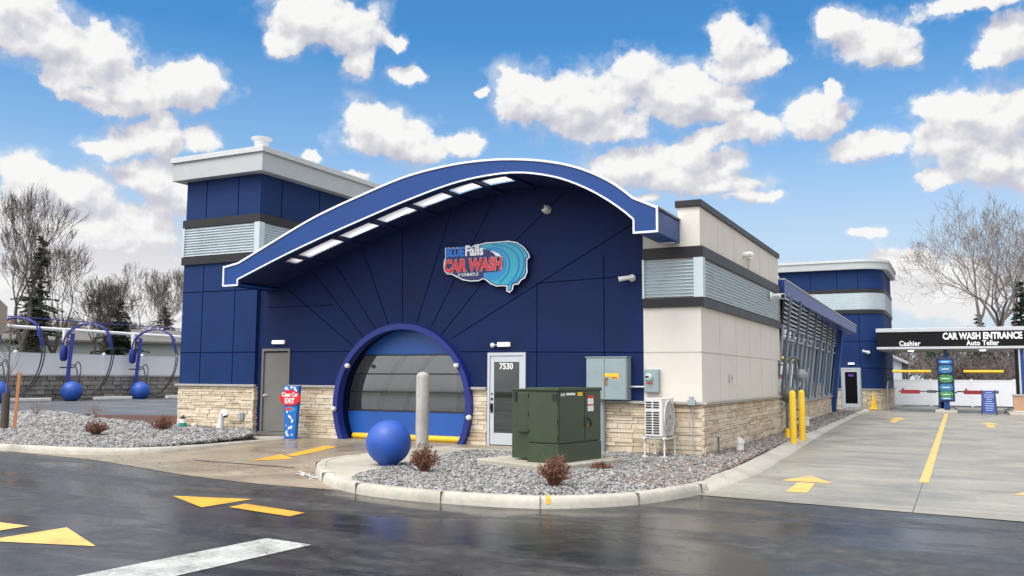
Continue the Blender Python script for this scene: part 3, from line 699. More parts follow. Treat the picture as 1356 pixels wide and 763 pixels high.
# front wall: columns of quads with a round opening and two doorways left out
def circ(x, r):
    d = r*r-(x-RC[0])**2
    return math.sqrt(d) if d > 0 else None
xsn = sorted(set([-17.17, -16.99, -16.02, -9.98, -8.98, -6.13]+[RC[0]+1.95*math.sin(a*pi/40) for a in range(-20, 21)]+[-17+.5*i for i in range(22)]))
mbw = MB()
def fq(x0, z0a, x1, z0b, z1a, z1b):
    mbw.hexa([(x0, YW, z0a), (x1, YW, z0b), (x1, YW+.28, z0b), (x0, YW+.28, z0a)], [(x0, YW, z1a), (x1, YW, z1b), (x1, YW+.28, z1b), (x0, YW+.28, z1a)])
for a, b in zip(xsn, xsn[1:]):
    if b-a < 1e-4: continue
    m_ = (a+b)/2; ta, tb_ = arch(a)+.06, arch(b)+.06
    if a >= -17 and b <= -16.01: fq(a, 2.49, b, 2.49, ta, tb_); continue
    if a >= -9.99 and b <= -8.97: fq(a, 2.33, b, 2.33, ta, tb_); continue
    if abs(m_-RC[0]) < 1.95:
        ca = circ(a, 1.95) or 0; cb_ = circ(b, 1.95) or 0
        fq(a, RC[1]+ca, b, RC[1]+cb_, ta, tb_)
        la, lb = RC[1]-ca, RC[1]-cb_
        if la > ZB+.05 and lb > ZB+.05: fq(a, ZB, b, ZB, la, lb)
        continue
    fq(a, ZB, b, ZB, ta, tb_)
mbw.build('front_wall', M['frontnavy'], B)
# recess below the canopy end beside the tower and the body behind
mb = MB(); mb.box(-17.1, -5.35, YW+.3, YW+.4, 3.2, 4.3); mb.box(-17.1, -5.35, 23.2, 27.6, 4.3, 4.5); mb.box(-17.1, -15.4, YW+.4, 23.2, 4.3, 4.5); mb.box(-9.9, -5.35, YW+.4, 23.2, 4.3, 4.5)
mb.build('flat_roof', M['cornice'], B)

# panel joints on the front wall
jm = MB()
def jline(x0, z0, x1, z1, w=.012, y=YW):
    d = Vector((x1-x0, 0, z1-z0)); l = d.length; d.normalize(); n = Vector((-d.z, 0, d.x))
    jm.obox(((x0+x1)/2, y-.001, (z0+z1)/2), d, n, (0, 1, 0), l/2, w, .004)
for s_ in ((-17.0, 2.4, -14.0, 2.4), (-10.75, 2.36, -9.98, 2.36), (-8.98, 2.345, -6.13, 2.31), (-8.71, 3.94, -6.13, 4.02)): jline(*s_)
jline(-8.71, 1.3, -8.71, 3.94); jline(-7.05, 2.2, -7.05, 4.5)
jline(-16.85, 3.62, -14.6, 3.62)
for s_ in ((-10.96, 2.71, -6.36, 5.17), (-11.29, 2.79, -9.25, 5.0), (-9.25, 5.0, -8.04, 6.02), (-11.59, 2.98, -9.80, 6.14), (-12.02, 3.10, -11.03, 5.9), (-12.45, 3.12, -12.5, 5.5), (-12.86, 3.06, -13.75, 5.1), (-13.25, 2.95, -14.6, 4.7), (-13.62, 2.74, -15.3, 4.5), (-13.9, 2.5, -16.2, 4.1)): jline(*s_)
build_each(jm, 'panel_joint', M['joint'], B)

# bay ring
def ring_arc(r, n=64):
    a0 = -math.asin((RC[1]-.10)/r)
    return [(RC[0]+r*math.cos(a0+(pi-2*a0)*k/n), RC[1]+r*math.sin(a0+(pi-2*a0)*k/n)) for k in range(n+1)]
rg_ = MB(); rg_.strip_y(ring_arc(RO), ring_arc(RI+.02), YW-.20, YW+.04)
ring = rg_.build('door_ring', M['ringblue'], B, auto=40)
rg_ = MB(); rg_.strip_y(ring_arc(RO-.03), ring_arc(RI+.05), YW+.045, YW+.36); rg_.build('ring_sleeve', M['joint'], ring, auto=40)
for (x, z) in ((-13.93, 2.02), (-14.33, .92), (-10.72, 2.02), (-10.36, .80)):
    s_ = MB(); s_.lathe((x, YW-.27, z), [(.001, -.05), (.045, -.045), (.06, -.01), (.06, .05), (.03, .08)], 14, 'y')
    s_.build('sensor', M['whitedirty'], ring, smooth=True)
# roll-up door
YD = YW+.30
def dclip(z0, z1, n=10):
    """outline of the band z0..z1 of the opening"""
    L_ = [(RC[0]-circ_z(z0+(z1-z0)*k/n), z0+(z1-z0)*k/n) for k in range(n+1)]
    return L_+[(2*RC[0]-x, z) for x, z in L_[::-1]]
def circ_z(z): return math.sqrt(max(1.93**2-(z-RC[1])**2, 0.0004))
dr = MB(); dr.prism_y(dclip(2.31, 2.96), YD, YD+.05); dr.prism_y(dclip(.30, .90), YD, YD+.05)
door = dr.build('roll_up_door', M['doorblue'], B)
pn = MB()
pn.prism_y(dclip(.90, 2.31), YD+.018, YD+.024); pn.build('window_pane', M['pane'], door)
br = MB()
for z in (.89, 1.36, 1.82, 2.30): br.prism_y(dclip(z-.018, z+.018, 2), YD-.014, YD+.045)
br.build('window_rail', M['black'], door)
sb_ = MB(); sb_.tube([(RC[0]-1.72, YD+.0, .23), (RC[0]+1.72, YD+.0, .23)], .075, 12); sb_.build('bottom_bar', M['yellow'], door, auto=40)
# the tunnel behind the door
it = MB(); it.box(-15.4, -15.35, YW+.5, 27, 0, 3.6); it.box(-15.4, -9.9, 26.9, 27, 0, 3.6); it.box(-15.4, -9.9, 23.2, 27, 3.6, 3.7); it.box(-15.4, -9.9, YW+.42, YW+.5, 3.2, 4.3); it.box(-15.35, -12.6, 22.4, 22.5, 0, 3.6)
it.box(-9.95, -9.9, YW+.5, 27, 0, 3.6); it.box(-15.35, -9.95, YW+.5, 26.9, .02, .04)
it.build('tunnel_wall', M['int_wall'], B)
sk = MB(); sk.add([(-15.4, YW+.4, 4.4), (-9.9, YW+.4, 4.4), (-9.9, 23.2, 4.4), (-15.4, 23.2, 4.4)], [(0, 1, 2, 3)]); sk.build('added_tunnel_skylight', M['skylight'], B, fix=False)  # unseen translucent roof panel, added to let daylight into the tunnel
for k, (yy, mt) in enumerate(((19.9, 'int_dark'), (21.2, 'int_dark'), (23.2, 'int_dark'))):
    tb = MB(); tb.tube([(RC[0]+.2+1.9*math.cos(a*pi/16), yy, .2+2.5*math.sin(a*pi/16)) for a in range(17)], .085, 10)
    if k == 1:
        tb.box(-12.3, -10.6, yy-.1, yy+.1, .3, 2.6)
    tb.build('wash_arch', M[mt], B, auto=50)
# ledge stone
def stone_run(mb, p0, p1, z0, z1, nrm, seed, skip=None, thick=.06):
    rr = random.Random(seed); p0 = Vector((*p0, 0)); p1 = Vector((*p1, 0)); d = (p1-p0); Ln = d.length; d.normalize(); n = Vector((*nrm, 0))
    z = z0
    while z < z1-.02:
        h = min(rr.choice((.05, .065, .08, .095, .12)), z1-z); t = -rr.uniform(0, .3)
        if z1-z-h < .03: h = z1-z
        while t < Ln:
            l = rr.uniform(.16, .62)*(1.0 if h > .05 else 1.2)
            a = max(t, 0); b = min(t+l, Ln); t += l
            if b-a < .03: continue
            if skip:
                seg = skip(a, b, z+h/2)
                if seg is None: continue
                a, b = seg
                if b-a < .03: continue
            k = thick*rr.uniform(.45, .95); g = .0025
            q = []
            for (off, ins) in ((-.02, 0), (k*.72, 0), (k, .012)):
                q.append([p0+d*(a+g+ins)+n*off+Vector((0, 0, z+g+ins*.7)), p0+d*(b-g-ins)+n*off+Vector((0, 0, z+g+ins*.7)), p0+d*(b-g-ins)+n*off+Vector((0, 0, z+h-g-ins*.7)), p0+d*(a+g+ins)+n*off+Vector((0, 0, z+h-g-ins*.7))])
            for lst in q:
                for v in lst: v += Vector((0, 0, rr.uniform(-.003, .003)))
            base = len(mb.v); mb.v += [tuple(v) for l_ in q for v in l_]
            for lv in (0, 4):
                for i in range(4):
                    j = (i+1) % 4; mb.f.append((base+lv+i, base+lv+j, base+lv+4+j, base+lv+4+i))
            mb.f.append((base+8, base+9, base+10, base+11))
        z += h
    return mb
def skip_circle(x0, sign=1):
    def f(a, b, z):
        xa, xb = x0+a, x0+b; r = RO-.03; dz = z-RC[1]
        if abs(dz) >= r: return (a, b)
        hw = math.sqrt(r*r-dz*dz); l, rr_ = RC[0]-hw, RC[0]+hw
        if xb <= l or xa >= rr_: return (a, b)
        if xa < l: return (a, l-x0)
        if xb > rr_: return (rr_-x0, b)
        return None
    return f
CL, CR = 1.45, 1.19
for (a, b, ztop, sd) in ((-16.00, -14.0, CL, 1), (-10.9, -10.0, CL, 2), (-8.96, -6.0, CR, 3), (-6.0, -4.85, CR, 4)):
    mb = MB(); stone_run(mb, (a, YW-.005), (b, YW-.005), .08, ztop, (0, -1), sd, skip_circle(a) if b < -9 else None)
    mb.build('stone_veneer', M['stone'], B)
mb = MB(); stone_run(mb, (XS+.005, YW-.05), (XS+.005, 27.95), .03, CR, (1, 0), 9); mb.build('stone_veneer', M['stone'], B)
mb = MB(); stone_run(mb, (-19.98, 18.5), (-17.17, 18.5), .1, CL, (0, -1), 10); mb.build('stone_veneer', M['stone'], B); mb = MB(); stone_run(mb, (-17.17, 18.45), (-17.17, 18.66), .1, CL, (1, 0), 11)
mb.build('stone_veneer', M['stone'], B)
# grout behind the stones
mb = MB()
for (a, b, zt) in ((-8.96, -4.85, CR), (-16.0, -14.42, CL), (-10.34, -10.0, CL)): mb.box(a, b, YW-.012, YW-.002, ZB, zt)
mb.box(XS+.002, XS+.012, YW, 27.95, ZB, CR); mb.box(-19.98, -17.17, 18.49, 18.498, ZB, CL)
build_each(mb, 'grout', M['mortar'], B)
# stone caps
mb = MB()
for (a, b, zt) in ((-16.0, -14.33, CL), (-10.43, -10.0, CL), (-8.96, -4.73, CR)): mb.box(a, b, YW-.11, YW-.003, zt+.003, zt+.065)
mb.box(XS+.003, XS+.12, YW-.003, 27.97, CR+.003, CR+.065)
mb.box(-20.06, -17.08, 18.40, 18.497, CL+.003, CL+.065); mb.box(-17.168, -17.08, 18.497, YW-.11, CL+.003, CL+.065)
build_each(mb, 'stone_cap', M['cap'], B, bevel=.008)

# beige block
mb = MB(); mb.box(-6.13, XS, YW, YW+.3, ZB, 4.55); mb.box(-6.13, -5.33, YW+.003, YW+.29, 4.55, 4.695); mb.box(-6.13, -5.77, YW+.004, YW+.28, 4.69, 5.02); mb.box(-5.33, XS, YW+.002, YW+.3, 4.5, 5.45)
mb.box(-5.33, XS, YW+.3, 27.9, ZB, 5.448)
bw = mb.build('beige_wall', M['beige'], B)
mb = MB(); mb.box(-5.38, XS+.05, YW-.05, 27.95, 5.452, 5.60); mb.build('parapet_cap', M['band'], B, bevel=.01)
jm = MB()
jm.box(-6.12, XS+.002, YW-.003, YW+.01, 2.295, 2.32); jm.box(XS-.01, XS+.003, YW-.003, 27.9, 2.295, 2.32)
for y in (20.23, 21.9, 23.5, 25.0, 26.45):
    jm.box(XS-.01, XS+.0025, y, y+.013, 1.26, 2.294); jm.box(XS-.01, XS+.0025, y, y+.013, 2.322, 3.27); jm.box(XS-.01, XS+.0025, y, y+.013, 4.6, 5.45)
build_each(jm, 'panel_joint', M['beigejoint'], B)
mb = MB()
for (z0, z1) in ((3.28, 3.48), (4.34, 4.585)):
    mb.box(-6.128, XS+.07, YW-.07, YW-.003, z0, z1); mb.box(XS+.003, XS+.07, YW-.003, 27.97, z0, z1)
mb.build('charcoal_band', M['band'], B, bevel=.006)

def louvre(mb, p0, p1, z0, z1, nrm, n, depth=.055):
    p0 = Vector((*p0, 0)); p1 = Vector((*p1, 0)); nv = Vector((*nrm, 0)); h = (z1-z0)/n
    prof = []
    for k in range(n):
        z = z0+k*h
        prof += [(depth*.25, z), (depth, z+h*.10), (depth, z+h*.22), (depth*.35, z+h*.72), (depth*.25, z+h*.999)]
    base = len(mb.v)
    for (o_, z) in prof: mb.v.append(tuple(p0+nv*o_+Vector((0, 0, z))))
    for (o_, z) in prof: mb.v.append(tuple(p1+nv*o_+Vector((0, 0, z))))
    m_ = len(prof)
    for i in range(m_-1): mb.f.append((base+i, base+m_+i, base+m_+i+1, base+i+1))
mb = MB(); louvre(mb, (-6.10, YW), (-4.95, YW), 3.50, 4.32, (0, -1), 11); lv = mb.build('louvre_panel', M['galv'], B, fix=False)
fr = MB(); fr.box(-6.128, -6.08, YW-.075, YW-.003, 3.483, 4.337); fr.box(-4.98, XS+.075, YW-.075, YW-.004, 3.483, 4.337); fr.box(XS+.003, XS+.075, YW-.004, YW+.13, 3.483, 4.337)
build_each(fr, 'louvre_frame', M['galv'], lv)
mb = MB(); louvre(mb, (XS, YW+.12), (XS, 27.9), 3.50, 4.32, (1, 0), 11); mb.build('louvre_panel', M['galv'], B, fix=False)

# arched canopy
YC = 17.0
def fascia_outline():
    t = [(-16.93, 4.57)]+topS+[(-5.29, 5.20)]
    b = [(-5.29, 4.68), (-5.79, 4.69)]+botS[::-1]+[(-16.42, 4.05), (-16.93, 4.07)]
    return t, b
ft, fb = fascia_outline()
# fascia as a band: same number of points on top and bottom
xsf = [-16.93, -16.43]+[-16.42+(10.62)*i/60 for i in range(61)]+[-5.785, -5.29]
def ftop(x): return interp([(-16.93, 4.57)]+topS+[(-5.29, 5.20)], x)
def fbot(x):
    if x < -16.425: return 4.06
    if x > -5.79: return 4.685
    return interp(botS, x)
tp = [(x, ftop(x)) for x in xsf]; bt = [(x, fbot(x)) for x in xsf]
can = MB(); can.strip_y(tp, bt, YC, YC+.10)
can = can.build('arched_canopy', M['royal'], B, auto=30)
def edge_strip(path, w, y0, y1, inward):
    p = [Vector((x, 0, z)) for x, z in path]; inn_ = []
    for i, q in enumerate(p):
        t_ = (p[min(i+1, len(p)-1)]-p[max(i-1, 0)]).normalized(); nn = Vector((-t_.z, 0, t_.x))*inward; inn_.append(q+nn*w)
    m_ = MB(); m_.strip_y([(q.x, q.z) for q in p], [(q.x, q.z) for q in inn_], y0, y1); return m_
tr_ = MB()
for m_ in (edge_strip(tp, .045, YC-.025, YC+.0, -1), edge_strip(bt[2:-2], .035, YC-.025, YC, 1)): tr_.add(m_.v, m_.f)
tr_.box(-16.945, -16.905, YC-.03, YC+.1, 4.055, 4.58); tr_.box(-16.92, -16.425, YC-.027, YC, 4.045, 4.085); tr_.box(-16.455, -16.42, YC-.029, YC, 4.05, 4.22)
tr_.box(-5.795, -5.28, YC-.027, YC, 4.67, 4.71); tr_.box(-5.31, -5.275, YC-.029, YC+.02, 4.67, 5.21); tr_.box(-5.80, -5.765, YC-.03, YC, 4.67, 4.96)
build_each(tr_, 'white_trim', M['trimwhite'], can)
# roof sheet, side boxes, soffit with skylight openings
xr = [-16.93+11.64*i/80 for i in range(81)]
sky_x = [(-15.30, -14.98), (-14.88, -13.72), (-13.60, -12.62), (-12.50, -11.55), (-11.43, -10.55), (-10.43, -9.72), (-9.60, -8.85)]
def in_sky(x): return any(a < x < b for a, b in sky_x)
def rz(x): return ftop(x)-.045
def sz_(x): return (interp(botS, x) if -16.42 < x < -5.79 else (4.10 if x < -16 else 4.72))+.05
xr2 = sorted(set(xr+[v for ab in sky_x for v in ab]))
rf = MB(); sf = MB()
for a, b in zip(xr2, xr2[1:]):
    m_ = (a+b)/2
    for (ya, yb) in ((YC+.1, 17.42), (17.42, 17.92), (17.92, YW+.0)):
        hole = in_sky(m_) and ya > 17.2 and yb < 18
        if not hole:
            rf.hexa([(a, ya, rz(a)-.03), (b, ya, rz(b)-.03), (b, yb, rz(b)-.03), (a, yb, rz(a)-.03)], [(a, ya, rz(a)), (b, ya, rz(b)), (b, yb, rz(b)), (a, yb, rz(a))])
            sf.add([(a, ya, sz_(a)), (b, ya, sz_(b)), (b, yb, sz_(b)), (a, yb, sz_(a))], [(0, 1, 2, 3)])
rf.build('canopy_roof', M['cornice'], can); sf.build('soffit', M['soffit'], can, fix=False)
for (a, b) in sky_x:
    sk = MB(); n_ = 6
    for i in range(n_):
        x0 = a+(b-a)*i/n_; x1 = a+(b-a)*(i+1)/n_
        sk.add([(x0, 17.42, sz_(x0)+.03), (x1, 17.42, sz_(x1)+.03), (x1, 17.92, sz_(x1)+.03), (x0, 17.92, sz_(x0)+.03)], [(0, 1, 2, 3)])
    sk.build('skylight_panel', M['skylight'], can, fix=False)
    rib = MB(); rib.box(b+.01, b+.11, 17.12, YW-.01, sz_(b+.06)-.06, sz_(b+.06)+.02); rib.build('canopy_rib', M['soffit'], can)
eb = MB(); eb.box(-5.37, -5.29, YC+.1, YW-.003, 4.68, 5.19); eb.box(-16.93, -16.87, YC+.1, YW-.003, 4.07, 4.55)
eb.box(-5.76, -5.38, YC+.1, YW-.003, 4.70, 4.735); eb.box(-16.86, -16.46, YC+.1, YW-.003, 4.09, 4.12)
build_each(eb, 'canopy_end', M['royal'], can)
et = MB(); et.box(-5.36, -5.27, YC+.02, YW-.005, 5.19, 5.215); et.build('white_trim', M['cornicelip'], can)

# tower
TX0, TX1, TY0, TY1 = -19.98, -17.17, 18.5, 33.0
mb = MB(); mb.box(TX0, TX1, TY0, TY1, ZB, 7.6); mb.build('tower_wall', M['navy'], B)
mb = MB()
def frame_box(mb, o, z0, z1, t=.05):
    """a band standing o proud of the tower on all sides"""
    mb.box(TX0-o, TX1+o, TY0-o, TY0-.003, z0, z1); mb.box(TX1+.003, TX1+o, TY0-.003, TY1+o, z0, z1); mb.box(TX0-o, TX0-.003, TY0-.003, TY1+o, z0, z1)
frame_box(mb, .30, 7.38, 7.86); mb.box(TX0-.30, TX1+.30, TY0-.3, TY1+.3, 7.861, 7.9); c_ = mb.build('cornice', M['cornice'], B, bevel=.008)
mb = MB(); frame_box(mb, .36, 7.905, 8.06); mb.box(TX0-.30, TX1+.30, TY0-.3, TY1+.3, 7.905, 8.0); mb.build('cornice_lip', M['cornicelip'], c_, bevel=.01)
mb = MB(); frame_box(mb, .06, 6.01, 6.24); frame_box(mb, .06, 4.93, 5.155); mb.build('charcoal_band', M['band'], B)
mb = MB(); louvre(mb, (TX0, TY0), (TX1-.1, TY0), 5.165, 6.0, (0, -1), 11); lv = mb.build('louvre_panel', M['galv'], B, fix=False)
fr = MB(); fr.box(TX0-.06, TX0+.03, TY0-.065, TY0-.003, 5.157, 6.008); fr.box(TX1-.12, TX1+.065, TY0-.065, TY0-.003, 5.157, 6.008); fr.box(TX1+.003, TX1+.065, TY0-.002, TY0+.14, 5.157, 6.008)
build_each(fr, 'louvre_frame', M['galv'], lv)
mb = MB(); louvre(mb, (TX1, TY0+.14), (TX1, TY1), 5.165, 6.0, (1, 0), 11); mb.build('louvre_panel', M['galv'], B, fix=False)
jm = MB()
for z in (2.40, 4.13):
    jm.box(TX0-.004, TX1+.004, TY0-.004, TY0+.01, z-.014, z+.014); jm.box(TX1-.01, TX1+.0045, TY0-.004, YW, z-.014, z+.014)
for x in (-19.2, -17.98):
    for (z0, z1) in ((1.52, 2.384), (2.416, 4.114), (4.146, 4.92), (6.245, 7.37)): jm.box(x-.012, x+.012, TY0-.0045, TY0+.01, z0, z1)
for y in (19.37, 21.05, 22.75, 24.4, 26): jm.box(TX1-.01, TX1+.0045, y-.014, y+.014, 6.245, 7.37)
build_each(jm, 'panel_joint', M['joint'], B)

# grey service door
d_ = MB(); d_.box(-16.93, -16.08, YW+.02, YW+.07, .27, 2.42); gd = d_.build('service_door', M['greydoor'], B, bevel=.004)
f_ = MB(); f_.box(-16.99, -16.932, YW-.03, YW+.12, .16, 2.49); f_.box(-16.078, -16.02, YW-.03, YW+.12, .16, 2.49); f_.box(-16.932, -16.078, YW-.03, YW+.12, 2.423, 2.49); f_.box(-17.0, -16.0, YW-.1, YW+.12, .10, .262)
f_.build('door_frame', M['greydoor'], gd)
h_ = MB(); h_.lathe((-16.85, YW+.02, 1.22), [(.04, 0), (.04, -.012), (.013, -.015), (.013, -.05), (.033, -.055), (.035, -.08), (.02, -.095), (.001, -.096)], 16, 'y'); h_.build('door_knob', M['silver'], gd, smooth=True)
# glass entrance door
def glass_door(x0, x1, y, z0, z1, parent, nm='glass_door', nrm=-1):
    f = MB(); w = .06
    f.box(x0, x0+w, y-.05, y+.10, z0, z1); f.box(x1-w, x1, y-.05, y+.10, z0, z1); f.box(x0+w, x1-w, y-.05, y+.10, z1-.07, z1)
    s = .10; a, b = x0+w+.008, x1-w-.008; zz0, zz1 = z0+.02, z1-.08
    dm = MB(); dm.box(a, a+s, y-.03, y+.02, zz0, zz1); dm.box(b-s, b, y-.03, y+.02, zz0, zz1); dm.box(a+s, b-s, y-.03, y+.02, zz0, zz0+.27); dm.box(a+s, b-s, y-.03, y+.02, zz1-.14, zz1)
    dd = dm.build(nm, M['steelframe'], parent, bevel=.004)
    f.build('door_frame', M['steelframe'], dd)
    g = MB(); g.box(a+s, b-s, y-.008, y-.002, zz0+.27, zz1-.14); g.build('pane', M['darkglass'], dd)
    pb = MB(); pb.tube([(a+s*.4, y+.04, 1.12), (b-s*.4, y+.04, 1.12)], .018, 8); pb.box(a+s, b-s, y+.035, y+.06, 1.08, 1.16); pb.build('push_bar', M['steelframe'], dd)
    return dd, a, b
gd2, a_, b_ = glass_door(-9.98, -8.98, YW, .16, 2.33, B)
hh = MB(); hh.tube([(a_+.05, YW-.03, .98), (a_+.05, YW-.075, .99), (a_+.05, YW-.085, 1.10), (a_+.05, YW-.05, 1.12)], .022, 8); hh.box(a_+.02, a_+.08, YW-.045, YW-.03, .92, 1.14)
hh.lathe((a_+.05, YW-.03, 1.24), [(.03, 0), (.03, -.02), (.001, -.021)], 14, 'y'); hh.lathe((a_+.05, YW-.03, 1.36), [(.022, 0), (.022, -.015), (.001, -.016)], 14, 'y')
hh.build('handle', M['black'], gd2)
text_mesh('7530', .20, 'number', M['white'], gd2, (-9.68, YW-.012, 1.945), offset=.006, extrude=.002, sx=.9)

# window wall section: leans outward, blue fins, louvres above, stone below
WA = Vector((-5.02, 28.0, 0)); WB = Vector((-5.62, 46.2, 0)); wd = (WB-WA); WL = wd.length; wd.normalize(); wn = Vector((wd.y, -wd.x, 0))
def wp(s, o, z): return WA+wd*s+wn*o+Vector((0, 0, z))
LEAN = .115
def wo_(z): return (z-.95)*LEAN
ww = thing_dummy = None
mb = MB(); stone_run(mb, (WA.x, WA.y), (WB.x, WB.y), .03, .88, (wn.x, wn.y), 21); 
mb.build('stone_veneer', M['stone'], B)
mb = MB(); mb.hexa([wp(0, -.25, 0), wp(WL, -.25, 0), wp(WL, -.004, 0), wp(0, -.004, 0)], [wp(0, -.25, .90), wp(WL, -.25, .90), wp(WL, -.004, .90), wp(0, -.004, .90)]); mb.build('low_wall', M['mortar'], B)
mb = MB(); mb.hexa([wp(0, -.25, .905), wp(WL, -.25, .905), wp(WL, .12, .905), wp(0, .12, .905)], [wp(0, -.25, .97), wp(WL, -.25, .97), wp(WL, .12, .97), wp(0, .12, .97)]); mb.build('stone_cap', M['cap'], B)
gz0, gz1, lz1 = .98, 3.42, 4.36
g_ = MB(); g_.add([wp(0, wo_(gz0), gz0), wp(WL, wo_(gz0), gz0), wp(WL, wo_(gz1), gz1), wp(0, wo_(gz1), gz1)], [(0, 1, 2, 3)])
win = g_.build('window_wall', M['glass'], B, fix=False)
m1 = MB()
for k in range(0, 15):
    s = WL*k/14+ (.05 if k == 0 else 0); w = .03
    m1.hexa([wp(s-w, wo_(gz0)-.05, gz0), wp(s+w, wo_(gz0)-.05, gz0), wp(s+w, wo_(gz0)+.03, gz0), wp(s-w, wo_(gz0)+.03, gz0)], [wp(s-w, wo_(gz1)-.05, gz1), wp(s+w, wo_(gz1)-.05, gz1), wp(s+w, wo_(gz1)+.03, gz1), wp(s-w, wo_(gz1)+.03, gz1)])
for z in (gz0+.03, gz1-.06, 3.0):
    m1.hexa([wp(0, wo_(z)-.03, z-.03), wp(WL, wo_(z)-.03, z-.03), wp(WL, wo_(z)+.05, z-.03), wp(0, wo_(z)+.05, z-.03)], [wp(0, wo_(z)-.03, z+.03), wp(WL, wo_(z)-.03, z+.03), wp(WL, wo_(z)+.05, z+.03), wp(0, wo_(z)+.05, z+.03)])
m1.build('mullion', M['conduit'], win)
for k in range(8):
    s = .35+(WL-.9)*k/7; w = .028; f = MB(); o0, o1 = wo_(.97)+.035, wo_(4.4)+.06
    f.hexa([wp(s-w, o0, .975), wp(s+w, o0, .975), wp(s+w, o0+.06, .975), wp(s-w, o0+.06, .975)], [wp(s-w, o1, 4.35), wp(s+w, o1, 4.35), wp(s+w, o1+.07, 4.35), wp(s-w, o1+.07, 4.35)])
    f.build('blue_fin', M['fin'], win)
f = MB(); s = WL-.05; f.hexa([wp(s-.45, -.05, .03), wp(s+.15, -.05, .03), wp(s+.15, .18, .03), wp(s-.45, .18, .03)], [wp(s-.6, .4, 4.35), wp(s+.15, .4, 4.35), wp(s+.15, .68, 4.35), wp(s-.6, .68, 4.35)]); f.build('end_fin', M['royal'], win)
# horizontal sun slats above the glass
sl_ = MB()
for k in range(6):
    z = 3.50+k*.14; o = wo_(z)
    sl_.hexa([wp(0, o-.02, z), wp(WL-.5, o-.02, z), wp(WL-.5, o+.05, z-.045), wp(0, o+.05, z-.045)], [wp(0, o-.02, z+.035), wp(WL-.5, o-.02, z+.035), wp(WL-.5, o+.05, z-.005), wp(0, o+.05, z-.005)])
sl_.build('sun_slat', M['cornicelip'], win)
bk = MB(); bk.hexa([wp(0, wo_(3.4)-.09, 3.40), wp(WL, wo_(3.4)-.09, 3.40), wp(WL, wo_(3.4)-.05, 3.40), wp(0, wo_(3.4)-.05, 3.40)], [wp(0, wo_(4.4)-.09, 4.40), wp(WL, wo_(4.4)-.09, 4.40), wp(WL, wo_(4.4)-.05, 4.40), wp(0, wo_(4.4)-.05, 4.40)]); bk.build('dark_backing', M['band'], win)
ev = MB(); E0 = Vector((-4.78, 27.96, 0)); E1 = Vector((-4.50, 47.4, 0))
ev.hexa([(-5.4, 27.96, 4.32), (-5.6, 47.6, 4.02), (E1.x, 47.6, 4.02), (E0.x+.1, 27.96, 4.32)], [(-5.4, 27.96, 4.80), (-5.6, 47.6, 4.42), (E1.x, 47.6, 4.42), (E0.x+.1, 27.96, 4.80)])
ev.build('eave', M['eave'], B, bevel=.02)
et = MB(); et.hexa([(-5.4, 27.96, 4.803), (-5.6, 47.6, 4.423), (E1.x+.02, 47.6, 4.423), (E0.x+.12, 27.96, 4.803)], [(-5.4, 27.96, 4.84), (-5.6, 47.6, 4.46), (E1.x+.02, 47.6, 4.46), (E0.x+.12, 27.96, 4.84)]); et.build('eave_trim', M['cornicelip'], B)
# hall behind the glass
hb = MB(); hb.box(-9.6, -9.5, 28, 54.9, 0, 4.3); hb.box(-9.5, -5.1, 28.0, 28.05, 0, 4.3); hb.box(-9.5, -5.2, 28, 47, 4.32, 4.36); hb.box(-9.5, -5.8, 46.6, 46.7, 0, 4.3); hb.box(-9.5, -5.7, 28.06, 46.6, .03, .05)
hb.build('hall_wall', M['int_wall'], B)
hd = MB()
for y in (31, 34.5, 38, 41.5): hd.box(-8.9, -6.9, y, y+.8, .05, 2.2+.2*math.sin(y)); hd.box(-7.3, -7.2, y+1.2, y+1.3, .05, 4.2)
hd.build('wash_machinery', M['gas'], B)
hy = MB(); hy.box(-7.6, -7.55, 28.4, 46, 2.25, 2.35); hy.build('yellow_rail', M['yellow'], B)

# rear tower with rounded corner
RY = 55.0; RX0, RX1 = -9.5, -3.72
def rrect(o, r=1.3, n=8, yb=62):
    x0, x1, y0 = RX0-o, RX1+o, RY-o; rr = r+o
    pts = [(x0, y0), (x1-rr, y0)]+[(x1-rr+rr*math.sin(a*pi/2/n), y0+rr-rr*math.cos(a*pi/2/n)) for a in range(1, n+1)]+[(x1, yb+o), (x0, yb+o)]
    return pts
mb = MB(); mb.prism_z(rrect(0), 0.0, 8.45); mb.build('rear_tower_wall', M['navy'], B, auto=30)
mb = MB(); mb.prism_z(rrect(.30), 8.16, 8.56); c_ = mb.build('cornice', M['cornice'], B, auto=30)
mb = MB(); mb.prism_z(rrect(.36), 8.565, 8.72); mb.build('cornice_lip', M['cornicelip'], c_, auto=30)
mb = MB(); mb.prism_z(rrect(.06), 6.78, 7.02); mb.prism_z(rrect(.06), 5.57, 5.80); mb.build('charcoal_band', M['band'], B, auto=30)
mb = MB()
for k in range(9): 
    z = 5.81+k*.107; mb.prism_z(rrect(.03), z, z+.06); mb.prism_z(rrect(.055), z+.062, z+.104)
mb.build('louvre_panel', M['galv'], B, auto=30)
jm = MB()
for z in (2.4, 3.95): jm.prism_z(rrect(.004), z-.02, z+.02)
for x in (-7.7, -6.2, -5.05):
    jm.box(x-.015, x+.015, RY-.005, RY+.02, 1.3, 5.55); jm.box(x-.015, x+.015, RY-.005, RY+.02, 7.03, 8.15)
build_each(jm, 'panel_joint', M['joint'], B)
mb = MB(); rp = rrect(.0)
runs = [((RX0, RY), (-6.13, RY)), ((-5.01, RY), rp[1])]+list(zip(rp[1:-2], rp[2:-1]))
